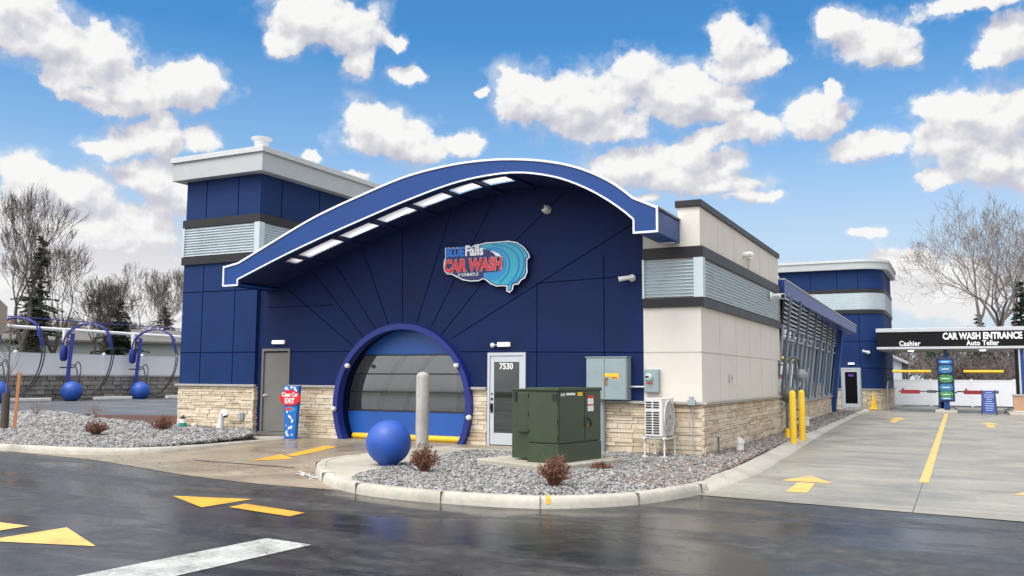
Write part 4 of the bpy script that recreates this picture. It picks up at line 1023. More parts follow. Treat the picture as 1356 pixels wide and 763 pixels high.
for k, (p0, p1) in enumerate(runs):
    a0, a1 = Vector(p0), Vector(p1); dd = (a1-a0)
    if dd.length < .02: continue
    n_ = Vector((dd.y, -dd.x)).normalized()
    stone_run(mb, p0, p1, .02, 1.15, (n_.x, n_.y), 40+k)
    if k == 0: mb.build('stone_veneer', M['stone'], B); mb = MB()
mb.build('stone_veneer', M['stone'], B)
mb = MB(); mb.prism_z(rrect(.10), 1.155, 1.22); mb.build('stone_cap', M['cap'], B)
gd3, a_, b_ = glass_door(-6.07, -5.07, RY-.13, .06, 2.40, B)
b4 = MB(); b4.box(-6.12, -5.02, RY-.12, RY-.004, .03, 2.42); b4.build('door_surround', M['conduit'], gd3)

m_ = MB(); m_.prism_y([(-5.57+.17*math.cos(2*pi*k/24), 1.98+.07*math.sin(2*pi*k/24)) for k in range(24)], RY-.165, RY-.155); m_.build('door_sign', mat('purple_sign', (.12, .03, .35), .4), gd3)

# ------------------------------------------------------------------ logo sign
sg = thing('wall_sign', (-10.1, 18.5, 4.4), 'wave shaped car wash sign with cyan wave and red letters on the dark blue wall', 'sign')
def plate(pts, y0, y1, name, mt, parent):
    m_ = MB(); m_.prism_y(pts, y0, y1); return m_.build(name, mt, parent)
bd = plate(LOGO_OUT, 18.462, 18.60, 'sign_board', M['logonavy'], sg); plate(LOGO_OUT, 18.4598, 18.4618, 'sign_border', M['trimwhite'], sg)
plate(LOGO_IN, 18.452, 18.4595, 'sign_face', M['logonavy'], sg)
wv = plate(LOGO_WAVE1, 18.445, 18.4515, 'wave', M['cyan3'], sg)
plate(LOGO_WAVE2, 18.440, 18.4445, 'wave_curl', M['cyan'], wv)
plate(LOGO_WHITE, 18.441, 18.4443, 'wave_foam', M['trimwhite'], wv)
lm = MB()
for path in (LOGO_LINE1, LOGO_LINE2, LOGO_LINE3):
    pp = [(p.x, p.z) for p in catmull([Vector((x, 0, z)) for x, z in path], 4)]
    e_ = edge_strip(pp, .03, 18.435, 18.4398, 1); lm.add(e_.v, e_.f)
lm.build('wave_line', M['cyan2'], wv)
tsh = 18.43
text_mesh('BLUE', .30, 'lettering', M['logoblue'], sg, (-11.10, 18.437, 4.675), offset=.016, extrude=.006, fit=.52)
text_mesh('Falls', .34, 'lettering', M['trimwhite'], sg, (-10.55, 18.437, 4.675), offset=.012, extrude=.006, fit=.50)
text_mesh('CAR WASH', .405, 'lettering', M['trimwhite'], sg, (-11.145, 18.437, 4.30), offset=.026, extrude=.002, fit=1.61, shear=.10)
text_mesh('CAR WASH', .405, 'lettering', M['logored'], sg, (-11.135, 18.432, 4.30), offset=.019, extrude=.004, fit=1.59, shear=.10)
text_mesh("/// CONRAD'S ///", .105, 'lettering', M['trimwhite'], sg, (-10.75, 18.437, 4.175), offset=.002, extrude=.004, sx=.75)

# ------------------------------------------------------------------ wall lights and cameras
def wall_light(x, y, z, w, label, spot=None, group='emergency lights over doors', nrm=(0, -1)):
    t = thing('wall_light', (x+w/2, y, z), label, 'wall light')
    m_ = MB(); m_.box(x, x+w, y-.07, y-.003, z-.055, z+.055); m_.build('housing', M['white'], t, bevel=.012)
    m_ = MB(); m_.box(x+.02, x+w-.02, y-.10, y-.072, z-.04, z+.035); m_.build('lens', M['lamp'], t, bevel=.008)
    if spot is not None:
        m_ = MB(); m_.tube([(x+.01, y-.035, z), (x-.07, y-.05, z-.01)], .012, 6); m_.lathe((x-.10, y-.09, z-.015), [(.001, .05), (.03, .045), (.055, 0), (.058, -.03), (.001, -.031)], 14, 'y')
        m_.build('spot_head', M['whitedirty'], t, smooth=True)
    return t
wall_light(-16.62, YW, 2.66, .42, 'slim white wall light above the grey service door')
wall_light(-9.72, YW, 2.52, .34, 'white wall light with a round side lamp above the glass door', spot=1)
wall_light(-5.72, RY, 2.66, .36, 'small white wall light above the glass door of the rear tower')
def ballcam(loc, nrm, label):
    t = thing('security_camera', loc, label, 'security camera'); x, y, z = loc; n = Vector(nrm)
    m_ = MB(); p = Vector(loc)
    m_.tube([p, p+n*.05], [.105, .10], 18); m_.build('mount', M['whitedirty'], t, auto=40)
    m_ = MB(); m_.ball(p+n*.10, .095, 18, 12); m_.build('dome', M['whitedirty'], t, smooth=True)
    m_ = MB(); m_.ball(p+n*.165+Vector((-.03, 0, .02)), .045, 12, 8); m_.build('lens', M['black'], t, smooth=True)
ballcam((-8.45, YW-.003, 5.66), (0, -1, 0), 'round white dome camera high under the arched canopy')
def bullet(loc, d, label, n=(0, -1, 0), s=1.):
    t = thing('security_camera', loc, label, 'security camera'); p = Vector(loc); n = Vector(n); d = Vector(d).normalized()
    m_ = MB(); m_.tube([p, p+n*.04], [.085*s, .075*s], 16); m_.tube([p+n*.03, p+n*.13], .022*s, 8); m_.build('mount', M['whitedirty'], t, auto=40)
    q = p+n*.14
    m_ = MB(); m_.tube([q-d*.06*s, q+d*.20*s, q+d*.26*s], [.045*s, .052*s, .058*s], 14); m_.build('camera_body', M['white'], t, auto=40)
    m_ = MB(); m_.tube([q+d*.262*s, q+d*.268*s], .045*s, 12); m_.build('lens', M['black'], t)
bullet((-6.38, YW-.003, 3.96), (-.9, -.35, -.16), 'white bullet camera on the blue wall beside the louvre panel')
bullet((XS+.075, 26.2, 4.14), (.6, -.7, -.1), 'white camera on the side louvre of the beige wall', n=(1, 0, 0), s=1.5)
bullet((-4.6, RY+.0, 3.30), (-.8, -.3, .25), 'white bullet camera on the rear blue tower', s=1.3)
t = thing('wall_pipe', (XS, 23.2, 4.5), 'white capped vent pipe curving out of the upper beige side wall', 'vent pipe')
m_ = MB(); m_.tube([(XS-.01, 22.9, 4.93), (XS+.16, 22.9, 4.95), (XS+.2, 22.98, 4.93)], .07, 10); m_.tube([(XS+.05, 23.45, 4.45), (XS+.05, 23.45, 4.86), (XS+.07, 23.36, 4.93), (XS+.12, 23.25, 4.94)], [.02, .022, .05, .065], 10); m_.build('pipe', M['whitedirty'], t, auto=40)

# roof ventilator
t = thing('roof_ventilator', (-17.75, 19.1, 8.0), 'white mushroom ventilator standing on the blue tower roof', 'roof vent')
m_ = MB(); m_.lathe((-17.75, 19.1, 7.95), [(.19, 0), (.19, .44), (.21, .45), (.21, .47)], 20); m_.build('vent_base', M['white'], t, auto=40)
m_ = MB(); m_.lathe((-17.75, 19.1, 8.42), [(.20, 0), (.20, .05), (.29, .13), (.30, .17), (.24, .18), (.10, .20), (.001, .20)], 20); m_.build('vent_cap', M['white'], t, auto=40)

# electrical cabinet and meter
t = thing('electrical_cabinet', (-6.9, YW, 1.25), 'large pale grey two-door electrical cabinet on the blue wall', 'electrical box')
m_ = MB(); m_.box(-7.36, -6.42, YW-.30, YW-.003, 1.27, 2.19); m_.box(-7.38, -6.40, YW-.33, YW-.003, 2.192, 2.215); bx = m_.build('cabinet_body', M['cabgrey'], t, bevel=.006)
for (a, b) in ((-7.345, -6.935), (-6.925, -6.435)):
    m_ = MB(); m_.box(a, b, YW-.318, YW-.301, 1.285, 2.175); m_.build('cabinet_door', M['cabgrey'], t, bevel=.005)
m_ = MB(); m_.box(-6.92, -6.90, YW-.335, YW-.319, 1.60, 1.76); m_.lathe((-6.88, YW-.33, 1.74), [(.028, 0), (.028, -.02), (.001, -.021)], 12, 'y'); m_.box(-6.895, -6.865, YW-.34, YW-.32, 1.60, 1.66); m_.build('lock', M['brass'], t)
m_ = MB(); m_.box(-6.92, -6.60, YW-.3205, YW-.3185, 1.78, 1.85); m_.box(-6.80, -6.60, YW-.3205, YW-.3185, 1.735, 1.78); m_.build('warning_label', M['yellow'], t)
m_ = MB(); m_.box(-6.78, -6.63, YW-.3225, YW-.321, 1.745, 1.77); m_.build('warning_stripe', M['signred'], t)
m_ = MB(); m_.tube([(-7.07, YW-.15, .05), (-7.07, YW-.15, 1.28)], .085, 14); m_.tube([(-7.24, YW-.14, .05), (-7.24, YW-.14, 1.28)], .02, 8); m_.build('conduit', M['conduit'], t, auto=40)
t = thing('electric_meter', (-5.92, YW, 1.43), 'grey electric meter box with round glass dial on the beige wall', 'electric meter')
m_ = MB(); m_.box(-6.08, -5.76, YW-.13, YW-.003, 1.44, 1.94); m_.box(-6.07, -5.77, YW-.14, YW-.131, 1.455, 1.925); m_.build('meter_box', M['cabgrey'], t, bevel=.012)
m_ = MB(); m_.lathe((-5.97, YW-.14, 1.77), [(.085, 0), (.085, -.03), (.07, -.05), (.07, -.09), (.055, -.11), (.001, -.115)], 20, 'y'); m_.build('dial', mat('meter_glass', (.45, .55, .55), .08, coat=.5), t, auto=35)
m_ = MB(); m_.box(-6.02, -5.94, YW-.262, YW-.255, 1.76, 1.80); m_.build('dial_face', M['black'], t)
m_ = MB(); m_.box(-6.03, -5.88, YW-.1435, YW-.141, 1.62, 1.65); m_.build('red_label', M['signred'], t)
m_ = MB(); m_.tube([(-6.415, YW-.06, 1.56), (-6.085, YW-.06, 1.56)], .022, 8); m_.build('conduit', M['silver'], t)
t = thing('junction_box', (-5.05, YW, 1.2), 'small grey junction box with a thin conduit on the stone sill', 'junction box')
m_ = MB(); m_.box(-5.12, -4.96, YW-.20, YW-.115, 1.19, 1.30); m_.box(-5.09, -5.0, YW-.19, YW-.115, 1.302, 1.37); m_.build('box', M['conduit'], t, bevel=.005)
m_ = MB(); m_.tube([(-5.03, YW-.14, 1.19), (-5.03, YW-.14, .12)], .012, 6); m_.build('conduit', M['conduit'], t)
t = thing('wall_socket', (-17.49, 18.5, .66), 'small grey weatherproof socket on the stone of the left tower', 'socket')
m_ = MB(); m_.box(-17.57, -17.42, 18.37, 18.435, .56, .76); m_.build('socket_cover', M['conduit'], t, bevel=.01)
m_ = MB(); m_.box(-17.485, -17.475, 18.366, 18.369, .57, .75); m_.build('cover_gap', M['black'], t)
t = thing('wall_switch', (XS, 21.1, 1.75), 'small grey box on the beige side wall', 'switch box')
m_ = MB(); m_.box(XS+.003, XS+.07, 21.04, 21.16, 1.68, 1.86); m_.build('switch_plate', M['silver'], t, bevel=.008); m_ = MB(); m_.box(XS+.071, XS+.076, 21.075, 21.125, 1.72, 1.80); m_.build('rocker', M['gas'], t)

# heat pump
t = thing('heat_pump', (-5.55, 18.0, .15), 'cream outdoor air conditioning unit on a white metal stand', 'air conditioner')
hx0, hx1, hy0, hy1, hz0, hz1 = -5.80, -5.42, 17.62, 18.44, .56, 1.33
m_ = MB(); m_.box(hx0, hx1, hy0, hy1, hz0, hz1); m_.build('casing', M['ac'], t, bevel=.02)
m_ = MB(); m_.box(hx0-.005, hx1+.005, hy0-.005, hy1+.005, hz1-.012, hz1+.008); m_.build('lid', M['ac'], t, bevel=.012)
for (a, b) in ((hx0+.03, hx0+.155), (hx0+.185, hx0+.31)):
    m_ = MB()
    for i in range(13):
        z = hz0+.055+i*.052
        if i != 9: m_.box(a, b, hy0-.004, hy0+.002, z, z+.034)
    m_.build('grille_slot', M['slot'], t)
fc = ((hx1), (hy0+hy1)/2+.02, (hz0+hz1)/2-.0)
m_ = MB(); m_.lathe((hx1+.001, fc[1], fc[2]), [(.36, 0), (.36, .03), (.335, .03), (.33, .004)], 36, 'x'); m_.build('fan_rim', M['ac'], t, auto=35)
m_ = MB(); m_.lathe((hx1+.001, fc[1], fc[2]), [(.33, .005), (.001, .005)], 30, 'x'); m_.build('fan_recess', M['gasl'], t)
m_ = MB()
for k in range(5):
    a = 2*pi*k/5
    c, s = math.cos(a), math.sin(a); c2, s2 = math.cos(a+.55), math.sin(a+.55); c3, s3 = math.cos(a+.25), math.sin(a+.25)
    m_.add([(hx1+.012, fc[1]+.05*c, fc[2]+.05*s), (hx1+.010, fc[1]+.30*c, fc[2]+.30*s), (hx1+.022, fc[1]+.31*c3, fc[2]+.31*s3), (hx1+.022, fc[1]+.29*c2, fc[2]+.29*s2), (hx1+.018, fc[1]+.06*c2, fc[2]+.06*s2)], [(0, 1, 2, 3, 4)])
m_.build('fan_blade', M['fan'], t)
m_ = MB()
for k in range(24):
    a = 2*pi*k/24; m_.tube([(hx1+.035, fc[1]+.06*math.cos(a), fc[2]+.06*math.sin(a)), (hx1+.035, fc[1]+.335*math.cos(a), fc[2]+.335*math.sin(a))], .004, 4, cap=False)
for r_ in (.06, .12, .18, .24, .30): m_.tube([(hx1+.038, fc[1]+r_*math.cos(a*pi/14), fc[2]+r_*math.sin(a*pi/14)) for a in range(29)], .004, 4, cap=False)
m_.build('fan_guard', M['ac'], t)
m_ = MB(); m_.box(hx1+.003, hx1+.006, hy1-.14, hy1-.06, hz1-.13, hz1-.09); m_.build('badge', M['signred'], t)
for (x, y) in ((hx0-.02, hy0+.05), (hx1+.02, hy0+.05), (hx0-.02, hy1-.03), (hx1+.02, hy1-.03)):
    m_ = MB(); m_.tube([(x, y, .15), (x, y, hz0-.01)], .018, 8); m_.tube([(x, y, .14), (x, y, .165)], .07, 14); m_.tube([(x, y, .3), (x, y, .33)], .026, 8); m_.build('leg', M['whitedirty'], t, auto=40)
m_ = MB()
for y in (hy0+.05, hy1-.03): m_.box(hx0-.06, hx1+.06, y-.02, y+.02, hz0-.035, hz0-.005)
for x in (hx0-.02, hx1+.02): m_.box(x-.015, x+.015, hy0-.02, hy1+.04, hz0-.06, hz0-.036)
m_.build('stand_rail', M['whitedirty'], t)
for i, (a, b, c, d) in enumerate(((-5.97, -5.50, 17.50, 18.38), (-5.49, -5.12, 17.42, 18.45))):
    m_ = MB(); m_.box(a, b, c, d, .10, .137); o = m_.build('rubber_mat', M['rubber'], origin=((a+b)/2, (c+d)/2, .1), bevel=.008)
    tag(o, ['black rubber mat under the wall side of the heat pump stand', 'black rubber mat under the lane side of the heat pump stand'][i], 'mat')

# transformer
t = thing('transformer_cabinet', (-6.9, 15.4, .22), 'dark green pad-mounted transformer cabinet with hinged doors', 'transformer')
TL_, TC_, TR_ = Vector((-7.02, 14.62, 0)), Vector((-6.38, 14.55, 0)), Vector((-6.13, 15.98, 0))
TB_ = TL_+(TR_-TC_)
z0, z1 = .235, 1.57
def quadprism(mb, pts, za, zb): mb.prism_z([(p.x, p.y) for p in pts], za, zb)
def inset(pts, d):
    c = sum(pts, Vector())/len(pts); return [p+(p-c).normalized()*d for p in pts]
m_ = MB(); quadprism(m_, [TL_, TC_, TR_, TB_], z0+.34, z1-.06); m_.build('cabinet_body', M['green'], t, bevel=.01)
m_ = MB(); quadprism(m_, inset([TL_, TC_, TR_, TB_], .014), z0, z0+.333); m_.build('cabinet_sill', M['green'], t, bevel=.008)
m_ = MB(); quadprism(m_, inset([TL_, TC_, TR_, TB_], .035), z1-.06, z1); m_.build('cabinet_lid', M['green'], t, bevel=.012)
def onface(p0, p1, s0, s1, za, zb, off, th):
    d = (p1-p0); Ln = d.length; d.normalize(); n = Vector((d.y, -d.x, 0))
    a = p0+d*Ln*s0+n*off; b = p0+d*Ln*s1+n*off
    m2 = MB(); m2.hexa([(a.x, a.y, za), (b.x, b.y, za), (b.x+n.x*th, b.y+n.y*th, za), (a.x+n.x*th, a.y+n.y*th, za)], [(a.x, a.y, zb), (b.x, b.y, zb), (b.x+n.x*th, b.y+n.y*th, zb), (a.x+n.x*th, a.y+n.y*th, zb)])
    return m2
for (s0, s1) in ((.02, .585), (.60, .985)):
    onface(TC_, TR_, s0, s1, z0+.36, z1-.075, .001, .012).build('cabinet_door', M['green'], t, bevel=.004)
onface(TL_, TC_, .05, .97, z0+.36, z1-.075, .001, .012).build('cabinet_door', M['green'], t, bevel=.004)
for z in (.75, 1.05, 1.38):
    onface(TL_, TC_, .02, .05, z, z+.07, .004, .02).build('hinge', M['greendk'], t)
    onface(TL_, TC_, .975, .995, z-.1, z-.04, .012, .02).build('hinge', M['greendk'], t)
onface(TL_, TC_, .80, .97, 1.33, 1.46, .014, .004).build('nameplate', M['black'], t)
onface(TC_, TR_, .16, .36, 1.435, 1.475, .014, .003).build('white_label', M['white'], t)
onface(TC_, TR_, .03, .13, 1.42, 1.47, .014, .003).build('grey_label', M['silver'], t)
onface(TC_, TR_, .42, .53, 1.42, 1.485, .014, .003).build('yellow_label', M['yellow'], t)
onface(TC_, TR_, .66, .80, 1.13, 1.42, .014, .003).build('warning_label', M['white'], t)
for (za, zb) in ((1.37, 1.42), (1.235, 1.26)): onface(TC_, TR_, .65, .81, za, zb, .0175, .003).build('red_label', M['signred'], t)
m_ = MB(); d = (TR_-TC_).normalized(); n = Vector((d.y, -d.x, 0)); p = TC_+d*.92+n*.02
m_.tube([p+Vector((0, 0, 1.0)), p+n*.05+Vector((0, 0, 1.0)), p+n*.06+d*.05+Vector((0, 0, .93)), p+n*.05+d*.06+Vector((0, 0, .85))], .018, 8); m_.build('handle', M['black'], t)
m_ = MB(); q = TC_+d*.90+n*.04; m_.obox(q+Vector((0, 0, .88)), d, n, (0, 0, 1), .03, .015, .03); m_.build('padlock', M['brass'], t)
# tank at the back left
d2 = (TC_-TL_).normalized(); d3 = (TR_-TC_).normalized(); k0 = TL_-d2*.52+d3*.25
m_ = MB(); quadprism(m_, [k0, TL_+d3*.25, TL_+d3*1.35, k0+d3*1.1], z0+.03, z1-.06); m_.build('tank', M['green'], t, bevel=.01)
m_ = MB(); quadprism(m_, inset([k0, TL_+d3*.25, TL_+d3*1.35, k0+d3*1.1], .02), z1-.059, z1-.03); quadprism(m_, [k0+d2*.16-d3*.06, TL_+d3*.19, TL_+d3*.25, k0+d2*.16+d3*.0], .75, z1-.1); m_.build('tank_cover', M['green'], t, bevel=.008)
m_ = MB(); qq = k0+d2*.1-d3*.02; m_.obox(qq+Vector((0, 0, 1.40)), d2, d3, (0, 0, 1), .03, .02, .08); m_.build('lifting_lug', M['greendk'], t)
PAD = [Vector((-8.15, 14.75, 0)), Vector((-6.30, 13.95, 0)), Vector((-5.75, 16.15, 0)), Vector((-7.7, 16.5, 0))]
m_ = MB(); quadprism(m_, PAD, .05, .232); o = m_.build('concrete_pad', M['walk'], origin=(-7, 15.3, .05), bevel=.02); tag(o, 'low concrete pad under the green transformer cabinet', 'concrete pad')

# bollard, ball, yellow bollards
m_ = MB(); m_.lathe((-10.2, 16.07, .13), [(.14, 0), (.14, 1.62), (.135, 1.66), (.10, 1.70), (.05, 1.72), (.001, 1.725)], 28)
o = m_.build('bollard', M['bollard'], origin=(-10.2, 16.07, .13), auto=40); tag(o, 'tall grey concrete bollard in front of the round bay door', 'bollard')
t = thing('decorative_ball', (-9.36, 13.62, .15), 'large matt blue ball standing on the concrete island', 'ball')
m_ = MB(); m_.ball((-9.36, 13.62, .15+.405), .412, 48, 32); m_.build('ball_shell', M['ball'], t, smooth=True)
m_ = MB(); m_.lathe((-9.36, 13.62, .146), [(.16, 0), (.20, .05), (.001, .05)], 28); m_.build('ball_foot', M['ball'], t, auto=40)
m_ = MB(); m_.lathe((-9.36, 13.62, .560), [(.4115, 0), (.4132, .003), (.4132, .007), (.4115, .010)], 48); m_.build('seam', M['ball'], t)
for i, (x, y, hgt) in enumerate(((-3.90, 24.1, 1.32), (-3.90, 25.6, 1.32))):
    m_ = MB(); m_.lathe((x, y, .05), [(.085, 0), (.085, hgt), (.075, hgt+.04), (.04, hgt+.075), (.001, hgt+.085)], 20)
    o = m_.build('yellow_bollard', M['yellow'], origin=(x, y, .05), auto=40)
    tag(o, ['yellow pipe bollard by the lane kerb, nearer and left of the pair', 'yellow pipe bollard by the lane kerb, farther and right of the pair'][i], 'bollard', 'yellow bollards guarding the gas meter')
m_ = MB(); m_.lathe((-4.25, 25.4, .1), [(.10, 0), (.07, .12), (.07, .28), (.001, .30)], 12); o = m_.build('pipe_cap', M['yellow'], origin=(-4.25, 25.4, .1), auto=40); tag(o, 'short yellow pipe stub behind the yellow bollards', 'pipe')

# clean car exit sign
t = thing('exit_sign', (-15.73, 18.0, .17), 'blue bubble patterned exit sign with red oval standing by the grey door', 'sign')
y0 = 18.0; cx = -15.45
XS0 = -15.45
m_ = MB(); m_.hexa([(cx-.17, y0, .17), (cx+.17, y0, .17), (cx+.19, y0+.10, .17), (cx-.15, y0+.10, .17)], [(cx-.25, y0, 1.50), (cx+.25, y0, 1.50), (cx+.27, y0+.10, 1.50), (cx-.23, y0+.10, 1.50)]); m_.build('sign_panel', M['signblue'], t, bevel=.005)
m_ = MB(); rr = random.Random(5)
for (dx, z, a, b, an) in ((-.17, 1.44, .05, .03, .6), (-.10, 1.40, .05, .022, -.9), (.03, 1.46, .05, .025, .3), (.14, 1.43, .03, .05, 0), (.19, 1.38, .025, .04, .4), (-.12, 1.38, .03, .02, 0), (0, .70, .07, .03, -.6), (.08, .60, .03, .05, -.3), (-.02, .42, .05, .025, .9), (.06, .44, .025, .05, -.4), (-.10, .30, .03, .06, 0), (-.06, .23, .04, .025, 0), (.08, .25, .025, .02, 0), (-.12, .48, .015, .015, 0), (-.1, .84, .03, .04, .2)):
    pts = []
    for k in range(14):
        u, v = a*math.cos(2*pi*k/14), b*math.sin(2*pi*k/14); pts.append((cx+dx*.95+u*math.cos(an)-v*math.sin(an), z+u*math.sin(an)+v*math.cos(an)))
    m_.prism_y(pts, y0-.004, y0-.001)
build_each(m_, 'bubble', M['white'], t)
m_ = MB(); m_.prism_y([(cx+.345*math.cos(2*pi*k/40), 1.19+.20*math.sin(2*pi*k/40)) for k in range(40)], y0-.03, y0-.003); ov = m_.build('red_oval', M['signred'], t)
text_mesh('Clean Car', .15, 'lettering', M['white'], ov, (cx, y0-.034, 1.225), offset=.004, extrude=.002, sx=.86, align='CENTER')
text_mesh('EXIT', .185, 'lettering', M['white'], ov, (cx, y0-.034, 1.055), offset=.006, extrude=.002, sx=.85, align='CENTER')
m_ = MB(); m_.prism_y([(cx+.02+.16*math.cos(2*pi*k/24), .90+.07*math.sin(2*pi*k/24)) for k in range(24)], y0-.006, y0-.004); m_.build('emblem', M['cyan'], t)
m_ = MB(); m_.box(cx-.16, cx+.06, y0-.009, y0-.0065, .88, .94); m_.build('emblem_bar', M['logored'], t)
m_ = MB(); m_.prism_z([(cx-.22, y0-.06), (cx+.24, y0-.06), (cx+.26, y0+.15), (cx-.20, y0+.15)], .158, .169); m_.build('base', M['signblue'], t)

# pipes in the gravel
t = thing('vent_pipe', (-18.02, 18.2, .3), 'white plastic gooseneck vent pipe by the stone of the left tower', 'vent pipe')
m_ = MB(); m_.tube([(-18.05, 18.2, .15), (-18.05, 18.2, .38), (-18.03, 18.2, .44), (-18.0, 18.2, .60), (-17.97, 18.2, .70), (-17.90, 18.18, .76), (-17.83, 18.16, .74), (-17.80, 18.15, .66)], [.09, .09, .075, .075, .08, .08, .075, .08], 14); m_.build('pipe', M['whitedirty'], t, auto=50)
m_ = MB(); m_.tube([(-17.798, 18.149, .655), (-17.796, 18.148, .65)], .065, 12); m_.build('pipe_mouth', M['black'], t)
m_ = MB(); m_.lathe((-18.95, 18.15, .2), [(.07, 0), (.07, .17), (.085, .17), (.085, .23), (.001, .235)], 16); o = m_.build('cleanout_pipe', M['whitedirty'], origin=(-18.95, 18.15, .2), auto=40); tag(o, 'short white capped pipe in the gravel by the left tower', 'pipe')
t = thing('well_cap', (-19.4, 18.15, .2), 'teal and white valve with a dark top in the gravel at the tower corner', 'valve')
m_ = MB(); m_.lathe((-19.4, 18.15, .15), [(.13, 0), (.12, .28), (.10, .29)], 18); m_.build('valve_body', M['valve'], t, auto=40)
m_ = MB(); m_.lathe((-19.4, 18.15, .441), [(.10, 0), (.10, .02), (.08, .04), (.095, .07), (.07, .11), (.001, .115)], 18); m_.build('valve_neck', M['white'], t, auto=40)
m_ = MB(); m_.lathe((-19.4, 18.15, .557), [(.09, 0), (.10, .02), (.03, .04), (.02, .09), (.001, .095)], 12); m_.build('valve_top', M['black'], t, auto=40)
t = thing('cleanout_pipe', (-4.45, 20.3, .1), 'short white capped pipe in the gravel by the beige side wall', 'pipe')
m_ = MB(); m_.lathe((-4.45, 20.3, .1), [(.085, 0), (.085, .2), (.10, .2), (.10, .29)], 18); m_.build('pipe', M['whitedirty'], t, auto=40)
m_ = MB(); m_.lathe((-4.45, 20.3, .39), [(.07, 0), (.07, .03), (.03, .035), (.001, .04)], 14); m_.build('cap', M['white'], t, auto=40)
t = thing('spigot', (-4.6, 19.1, .1), 'grey pipe spigot standing by the stone of the beige side wall', 'spigot')
m_ = MB(); m_.tube([(-4.62, 19.0, .1), (-4.62, 19.0, .50)], .022, 8); m_.build('pipe', M['gas'], t)
m_ = MB(); m_.lathe((-4.62, 19.0, .50), [(.05, 0), (.06, .02), (.05, .05), (.001, .07)], 12); m_.build('spigot_head', M['gasl'], t, auto=40)
m_ = MB(); m_.lathe((-4.75, 32.0, .1), [(.11, 0), (.11, .3), (.13, .3), (.13, .36), (.001, .37)], 16); o = m_.build('cleanout_pipe', M['whitedirty'], origin=(-4.75, 32, .1), auto=40); tag(o, 'white capped pipe in the gravel below the slanted windows', 'pipe')

# gas meter
t = thing('gas_meter', (-4.7, 27.9, .1), 'grey gas meter with regulator and looping pipes by the beige wall end', 'gas meter')
gx, gy = -4.62, 27.75
m_ = MB(); m_.tube([(gx, gy-.2, .05), (gx, gy-.2, 2.25), (gx+.02, gy-.1, 2.38), (gx+.1, gy+.5, 2.40), (gx+.12, gy+1.3, 2.38), (gx+.12, gy+1.5, 2.28), (gx+.12, gy+1.5, 1.9)], .045, 10); m_.tube([(gx+.12, gy+1.5, 1.5), (gx+.12, gy+1.5, .95), (gx+.1, gy+1.4, .80), (gx, gy-.15, .80)], .038, 10); m_.tube([(gx+.2, gy+.4, 2.36), (gx+.2, gy+.4, 1.2)], .03, 8); m_.tube([(gx, gy-.2, .55), (gx+.25, gy+.35, .55)], .035, 8)
m_.build('gas_pipe', M['gas'], t, auto=50)
m_ = MB(); m_.lathe((gx+.05, gy-.2, 1.28), [(.001, -.16), (.14, -.14), (.24, -.03), (.24, .03), (.14, .14), (.001, .16)], 20, 'y'); m_.tube([(gx+.05, gy+.0, 1.28), (gx+.05, gy+.7, 1.25)], .07, 12); m_.build('regulator', M['gas'], t, auto=40)
m_ = MB(); m_.box(gx, gx+.28, gy+1.35, gy+1.72, 1.66, 1.95); m_.lathe((gx+.14, gy+1.5, 1.86), [(.20, -.1), (.24, 0), (.20, .12), (.1, .2), (.001, .22)], 16); m_.build('meter_body', M['gasl'], t, auto=40, bevel=.02)
m_ = MB(); m_.box(gx-.22, gx-.0, gy-.22, gy-.18, 2.15, 2.19); m_.box(gx-.22, gx-.0, gy-.22, gy-.18, 1.85, 1.89); m_.box(gx-.22, gx-.18, gy-.22, gy-.18, 1.75, 2.3); m_.build('bracket', M['gas'], t)

# ------------------------------------------------------------------ shrubs
def shrub(loc, h, w, n, mt, label, cat='shrub', group=None, seed=0, leaves=True, up=.5, thick=.006):
    rr = random.Random(seed); t = thing('shrub', loc, label, cat, group); m_ = MB(); lf = MB(); x, y, z = loc
    for i in range(n):
        a = rr.uniform(0, 2*pi); b = rr.uniform(.0, 1)**.6; hh = h*rr.uniform(.55, 1.05); r = w*b
        p0 = Vector((x+rr.uniform(-.05, .05), y+rr.uniform(-.05, .05), z-.02)); p3 = p0+Vector((math.cos(a)*r, math.sin(a)*r, hh*(1-.45*b*b)))
        p1 = p0.lerp(p3, .4)+Vector((rr.uniform(-.02, .02), rr.uniform(-.02, .02), .04*h))
        m_.tube([p0, p1, p3], [thick, thick*.7, thick*.35], 3, cap=False)
        for k in range(3 if leaves else 2):
            q = p1.lerp(p3, rr.uniform(0, .9)); dirv = Vector((rr.uniform(-1, 1), rr.uniform(-1, 1), rr.uniform(.1, 1))).normalized()
            e = q+dirv*h*rr.uniform(.10, .26); m_.tube([q, e], [thick*.5, thick*.25], 3, cap=False)
            if leaves:
                for c in range(4):
                    o = q.lerp(e, rr.uniform(.2, 1)); s = rr.uniform(.010, .022); u_ = Vector((rr.uniform(-1, 1), rr.uniform(-1, 1), rr.uniform(-1, 1))).normalized(); v_ = u_.orthogonal().normalized()
                    lf.add([o-u_*s, o+v_*s*.6, o+u_*s, o-v_*s*.6], [(0, 1, 2, 3)])
    st = m_.build('stem', mt, t, fix=False)
    if leaves: lf.build('leaves', M['twig'], t, fix=False)
shrub((-8.18, 12.95, .14), .52, .27, 130, M['twig'], 'upright red-brown shrub in the gravel in front of the bollard', seed=1)
shrub((-5.42, 12.25, .14), .50, .28, 150, M['twig'], 'red-brown twiggy shrub in the gravel in front of the transformer', seed=2)
shrub((-19.45, 15.4, .24), .42, .34, 120, M['twig'], 'low round brown shrub in the middle of the left gravel bed', seed=3)
shrub((-19.2, 17.3, .24), .48, .36, 120, M['twig'], 'low brown shrub in the gravel near the tower corner', seed=4)
shrub((-5.75, 15.0, .13), .16, .25, 60, M['twig'], 'flat brown ground shrub beside the transformer pad', seed=5)
